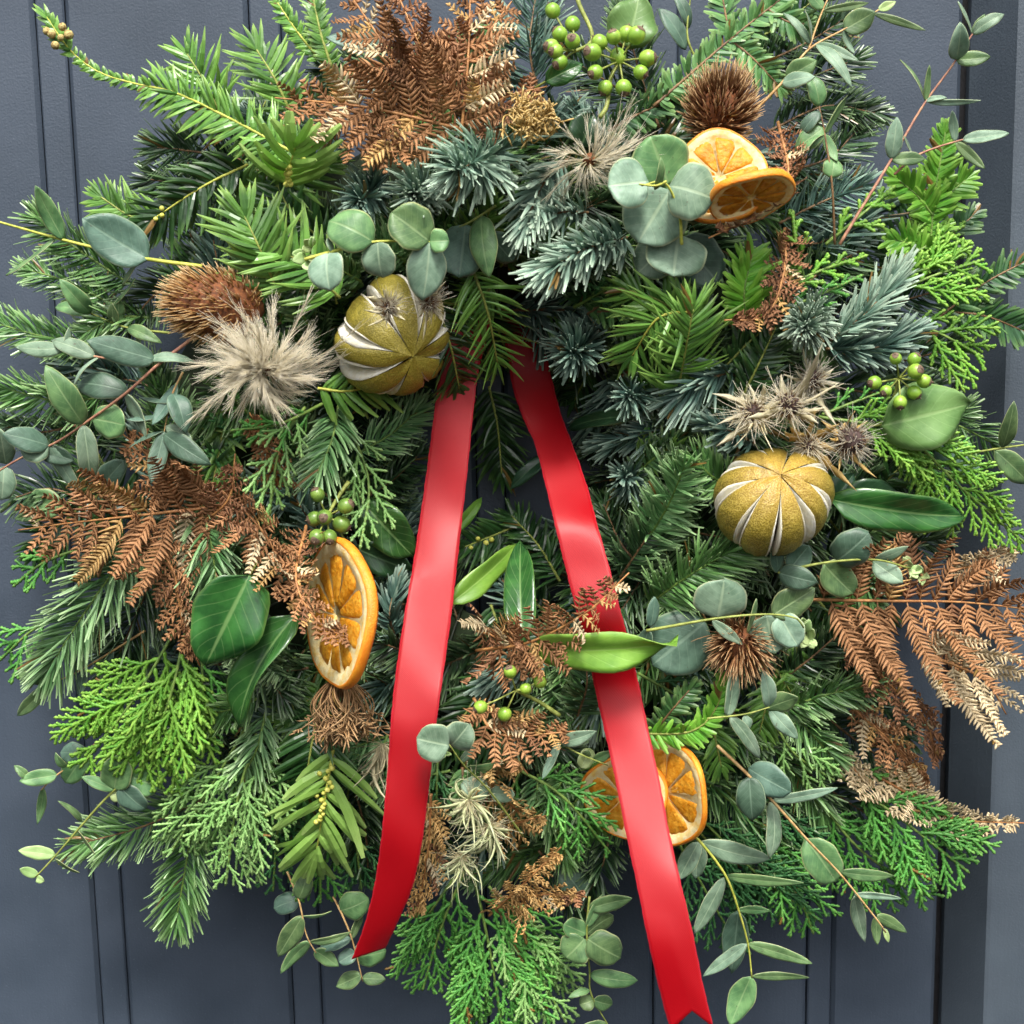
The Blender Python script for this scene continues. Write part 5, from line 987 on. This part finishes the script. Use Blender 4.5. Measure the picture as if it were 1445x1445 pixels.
berries('smaller group of ivy berries on the bent green stalk', (812, 72), 7, 34, [(832, 62), (835, 45), (818, 8), (810, -20)], 28, 11.5, spots=[(-32, -57), (-22, -24), (-34, -6), (-22, 16), (-4, -38), (-4, -14), (-28, 0)])
berries('small cluster of ivy berries above the pale ivy leaf', (1268, 534), 7, 30, [(1262, 560), (1250, 592)], 30, 10.5, spots=[(-4, -28), (22, -27), (24, -10), (36, 4), (22, 20), (-34, 6), (-18, 18), (2, 34)])
berries('tight cluster of ivy berries above the big orange slice', (462, 728), 6, 22, [(478, 700), (492, 680)], 30, 12.5, 'berry_dark', spots=[(-14, -30), (-18, 4), (-4, 2), (20, 12), (-15, 30), (3, 30), (26, -14)])
berries('sparse ivy berries with twig between the ribbon tails', (728, 974), 5, 30, [(760, 990), (790, 1010)], 26, 10, spots=[(-8, -26), (14, -2), (-50, 24), (-16, 34), (34, -12)])

# ------------------------------------------------------------------ dried fern
fern('wide brown bracken frond pointing left above the silver firs', [(650, 182, 18), (520, 152, 26), (388, 138, 24)], 74, 'fern_brown', curl=.2)
fern('brown bracken frond standing upright beside the berries', [(650, 195, 14), (660, 90, 22), (664, -20, 20)], 62, 'fern_brown', curl=.2)
fern('brown bracken frond with bare stalk slanting to the top', [(612, 172, 16), (548, 72, 28), (488, -16, 26)], 56, 'fern_brown', curl=.35)
fern('brown bracken frond in the middle of the top tuft', [(640, 160, 14), (592, 62, 22), (556, -20, 20)], 52, 'fern_rust', curl=.3)
fern('curled brown bracken frond hanging below the top tuft', [(470, 128, 12), (520, 196, 22), (590, 222, 20)], 48, 'fern_brown', curl=.4)
fern('rusty bracken tip reaching towards the golden seed ball', [(655, 178, 10), (712, 138, 18), (772, 122, 18)], 46, 'fern_rust', curl=.3)
fern('short bracken frond filling the top tuft beside the berries', [(660, 90, 10), (690, 45, 18), (722, 2, 16)], 44, 'fern_brown', curl=.3)
fern('short bracken frond filling the heart of the top tuft', [(560, 160, 8), (590, 110, 16), (620, 40, 16)], 46, 'fern_rust', curl=.35)
fern('small bracken sprig between the noble fir and the golden ball', [(660, 175, 4), (690, 178, 10), (708, 200, 10)], 30, 'fern_rust', curl=.3)
fern('curled brown fern wrapping under the pair of orange slices', [(1098, 172, 8), (1112, 250, 22), (1075, 300, 30), (1000, 336, 30)], 34, 'fern_rust', curl=.5)
fern('curled brown fern end below the pair of orange slices', [(1108, 322, 10), (1106, 385, 18), (1080, 445, 22), (1022, 452, 22)], 30, 'fern_rust', curl=.6)
fern('broad orange brown fern frond spreading to the left edge', [(330, 712, 12), (190, 728, 22), (100, 738, 20), (26, 748, 18)], 92, 'fern_brown', curl=.08, ang=72, roll=0, lift=.06)
fern('tufted brown fern tip behind the dark eucalyptus twig', [(285, 715, 6), (225, 655, 14), (172, 612, 14)], 48, 'fern_brown', curl=.25)
fern('brown fern tangle above the fresh fir tip', [(270, 748, 10), (322, 705, 20), (332, 640, 20)], 46, 'fern_rust', curl=.35)
fern('brown fern tail hanging beside the glossy ivy leaf', [(185, 728, 14), (242, 800, 24), (258, 880, 24), (282, 940, 22)], 38, 'fern_brown', curl=.4)
fern('brown fern sprig crossing beside the ivy berries', [(310, 690, 10), (372, 752, 22), (432, 868, 22)], 46, 'fern_brown', curl=.35)
fern('brown fern sprig lying across the big orange slice', [(432, 742, 14), (418, 820, 36), (452, 880, 42), (510, 906, 40)], 36, 'fern_brown', curl=.5)
fern('small fern sprig beneath the fluffy seed head', [(395, 690, 4), (378, 640, 12), (352, 582, 12)], 30, 'fern_brown', curl=.2)
fern('brown fern tip crossing in front of the ribbon', [(672, 918, 16), (748, 906, 40), (830, 862, 58), (888, 808, 60)], 52, 'fern_brown', curl=.25, s0=.15)
fern('brown fern frond with upright teeth between the ribbon tails', [(672, 890, 10), (712, 904, 24), (775, 940, 26)], 60, 'fern_brown', curl=.2, gap=26)
fern('brown fern frond curving low between the ribbon tails', [(668, 985, 12), (705, 1036, 24), (812, 1032, 24)], 46, 'fern_brown', curl=.3)
fern('golden curled fern tip beside the small eucalyptus', [(735, 1150, 8), (690, 1098, 18), (722, 1070, 22), (745, 1092, 24)], 32, 'fern_gold', curl=.5)
fern('golden fern tail hanging beside the red ribbon', [(608, 1120, 8), (604, 1200, 18), (588, 1295, 18)], 38, 'fern_gold', curl=.45)
fern('golden fern tip pointing up below the orange slices', [(690, 1292, 12), (738, 1248, 22), (792, 1195, 22)], 36, 'fern_gold', curl=.2)
fern('golden fern tip lying above the lowest cypress', [(715, 1275, 10), (768, 1262, 20), (828, 1266, 20)], 30, 'fern_gold', curl=.2)
fern('golden fern scraps under the wispy seed heads', [(690, 1180, 4), (735, 1160, 12), (775, 1150, 12)], 34, 'fern_gold', curl=.3)
fern('large bronze fern frond lying level beside the gold lime', [(1142, 846, 16), (1245, 848, 26), (1360, 850, 26), (1470, 862, 22)], 112, 'fern_brown', curl=.1, ang=76, pin=17, gap=24, roll=0, lift=.05)
fern('pale cream curled fern tip hanging over the frame', [(1290, 918, 26), (1345, 938, 38), (1392, 962, 40), (1420, 1008, 38)], 60, 'fern_tan', curl=.4, pin=13, hookm=1.1, ang=80)
fern('brown fern strand drooping below the bronze frond', [(1200, 880, 6), (1245, 955, 14), (1302, 1010, 14), (1325, 1085, 12)], 34, 'fern_rust', curl=.4)
fern('narrow brown fern strand slanting down to the cypress', [(1195, 992, 6), (1255, 1045, 14), (1312, 1112, 14)], 32, 'fern_brown', curl=.25)
fern('dry tan fern strand curling out across the frame', [(1220, 1085, 6), (1285, 1122, 14), (1345, 1155, 14), (1455, 1162, 12)], 38, 'fern_tan', curl=.4, hookm=-1.0, ang=80)
fern('pale fern tip over the top of the bronze frond', [(1335, 806, 10), (1385, 795, 16), (1436, 772, 16)], 30, 'fern_tan', curl=.3)
fern('tan fern scrap beside the green fir tip', [(1185, 1062, 4), (1205, 1085, 10), (1225, 1110, 10)], 26, 'fern_tan', curl=.3)

# ------------------------------------------------------------------ fruit, seed heads and dried flowers
orange('upper orange slice behind the round eucalyptus leaves', (1016, 250), 61, (-.1, -1, .3), 10, 26, .06, 9)
orange('lower orange slice tilted away below the upper one', (1060, 276), 54, (.15, -.5, -.86), 10, 42, .06, 9)
orange('big thick orange slice turned sideways under the ivy berries', (478, 868), 97, (-.88, -.52, .1), 14, 28, .045, 10, flesh_in=.82)
orange('orange slice showing its segments behind the ribbon', (882, 1124), 60, (-.25, -1, .05), 10, 10, .1, 8)
orange('folded orange slice with pale pith leaning on its neighbour', (940, 1118), 74, (-.74, -.75, .1), 10, 14, .09, 8)
lime('olive green dried lime with cream slits beside the fluffy seed head', (556, 474), 77, (.42, -.88, -.35), 'peel_green', 8, 18, .3, .34)
lime('golden dried lime with cream slits under the sea holly', (1090, 708), 74, (0.02, -.72, .62), 'peel_gold', 9, 24, .2, .26)
teasel('long brown teasel lying on its side beside the fluffy seed head', (306, 432), (-.95, -.25, .18), 40, 1.5, 620, 17, 'spine_gold', 20, 2, 60)
teasel('upright brown teasel above the pair of orange slices', (1016, 156), (.1, -.5, .85), 32, 1.2, 620, 24, 'spine', 14, 4, 60)
teasel('small round brown teasel under the budding eucalyptus branch', (1046, 912), (-.1, -.9, -.3), 26, 1.0, 420, 26, 'spine', 22, 7, 85)
plume_head('large fluffy cream seed head in front of the long teasel', (376, 522), (.05, -1, .1), 72, 85, 34, 56, 1.5)
plume_head('wispy white seed head between silver fir and round eucalyptus leaves', (832, 226), (.1, -.8, -.2), 62, 42, 26, 22, 1.9)
nest('golden ball shaped seed head beside the bracken', (750, 174), (.1, -.9, .3), 30, 60, 24, 'nest_gold')
nest('brown nest shaped umbel hanging under the big orange slice', (482, 990), (.05, -.35, -.95), 44, 80, 24, 'nest_brown')
thistle('sea holly head with cream bracts atop the golden lime', (1112, 572), (-.1, -.9, .4), 15, 17, 58, 34)
thistle('sea holly head with pale tufts left of its cluster above the golden lime', (1062, 582), (-.5, -.8, .2), 13, 14, 52, 30)
thistle('upper sea holly head beside the blue noble fir tip', (1147, 536), (.2, -.8, .5), 12, 14, 46, 30)
thistle('dark coned sea holly head lying beside the trailing cypress', (1200, 622), (.3, -.9, .1), 18, 14, 44, 32, mat='nest_gold')
thistle('shaggy sea holly scrap between the dark cone and the golden lime', (1140, 628), (.1, -.9, -.3), 10, 14, 46, 26, mat='nest_gold')
thistle('small sea holly head lying on the olive green lime', (548, 434), (.0, -.9, .3), 8, 9, 34, 54)
thistle('small reddish sea holly head hanging over the olive green lime edge', (606, 426), (.4, -.8, .1), 9, 9, 36, 50, coremat='core')
wisp('pale wispy seed head hanging between the ribbon tails', (662, 1128), 62, 34, .9, 'straw_green', 28, 3.2)
wisp('twisted pale green seed head above the spidery cream one', (690, 1165), 58, 30, .8, 'straw_green', 32, 3.4)
wisp('spidery cream seed head at the bottom of the wispy tuft', (652, 1208), 54, 30, .5, 'straw_green', 32)
wisp('straw coloured dry leaves hanging beside the left ribbon tail', (540, 1050), 90, 18, 1.6, 'straw', 2, 3.6)

# ------------------------------------------------------------------ red ribbon tails
ribbon('left red satin ribbon tail with slanted cut end', [(640, 694, 450, 452, 56), (622, 676, 520, 522, 68), (613, 668, 580, 582, 72), (604, 661, 650, 652, 76), (594, 653, 722, 725, 82), (583, 645, 795, 797, 94), (571, 637, 865, 868, 112), (559, 626, 945, 948, 130), (552, 617, 1010, 1012, 138), (548, 610, 1070, 1072, 140), (543, 603, 1130, 1132, 142), (537, 595, 1190, 1192, 142), (528, 582, 1250, 1252, 138), (514, 562, 1305, 1300, 132), (496, 544, 1354, 1338, 126)], lambda u: 0)
ribbon('right red satin ribbon tail with swallowtail end', [(700, 756, 440, 436, 16), (716, 770, 500, 495, 26), (723, 780, 545, 540, 34), (738, 792, 590, 585, 46), (755, 806, 628, 622, 60), (771, 828, 690, 684, 86), (784, 843, 745, 740, 110), (800, 861, 810, 804, 120), (815, 876, 868, 862, 126), (829, 890, 920, 914, 124), (840, 902, 975, 968, 120), (855, 916, 1040, 1034, 126), (869, 930, 1105, 1098, 138), (885, 946, 1185, 1180, 154), (900, 962, 1255, 1250, 165), (914, 978, 1325, 1318, 171), (930, 992, 1395, 1388, 172), (946, 1007, 1455, 1450, 172)], lambda u: 26 * max(0, 1 - abs(u)))
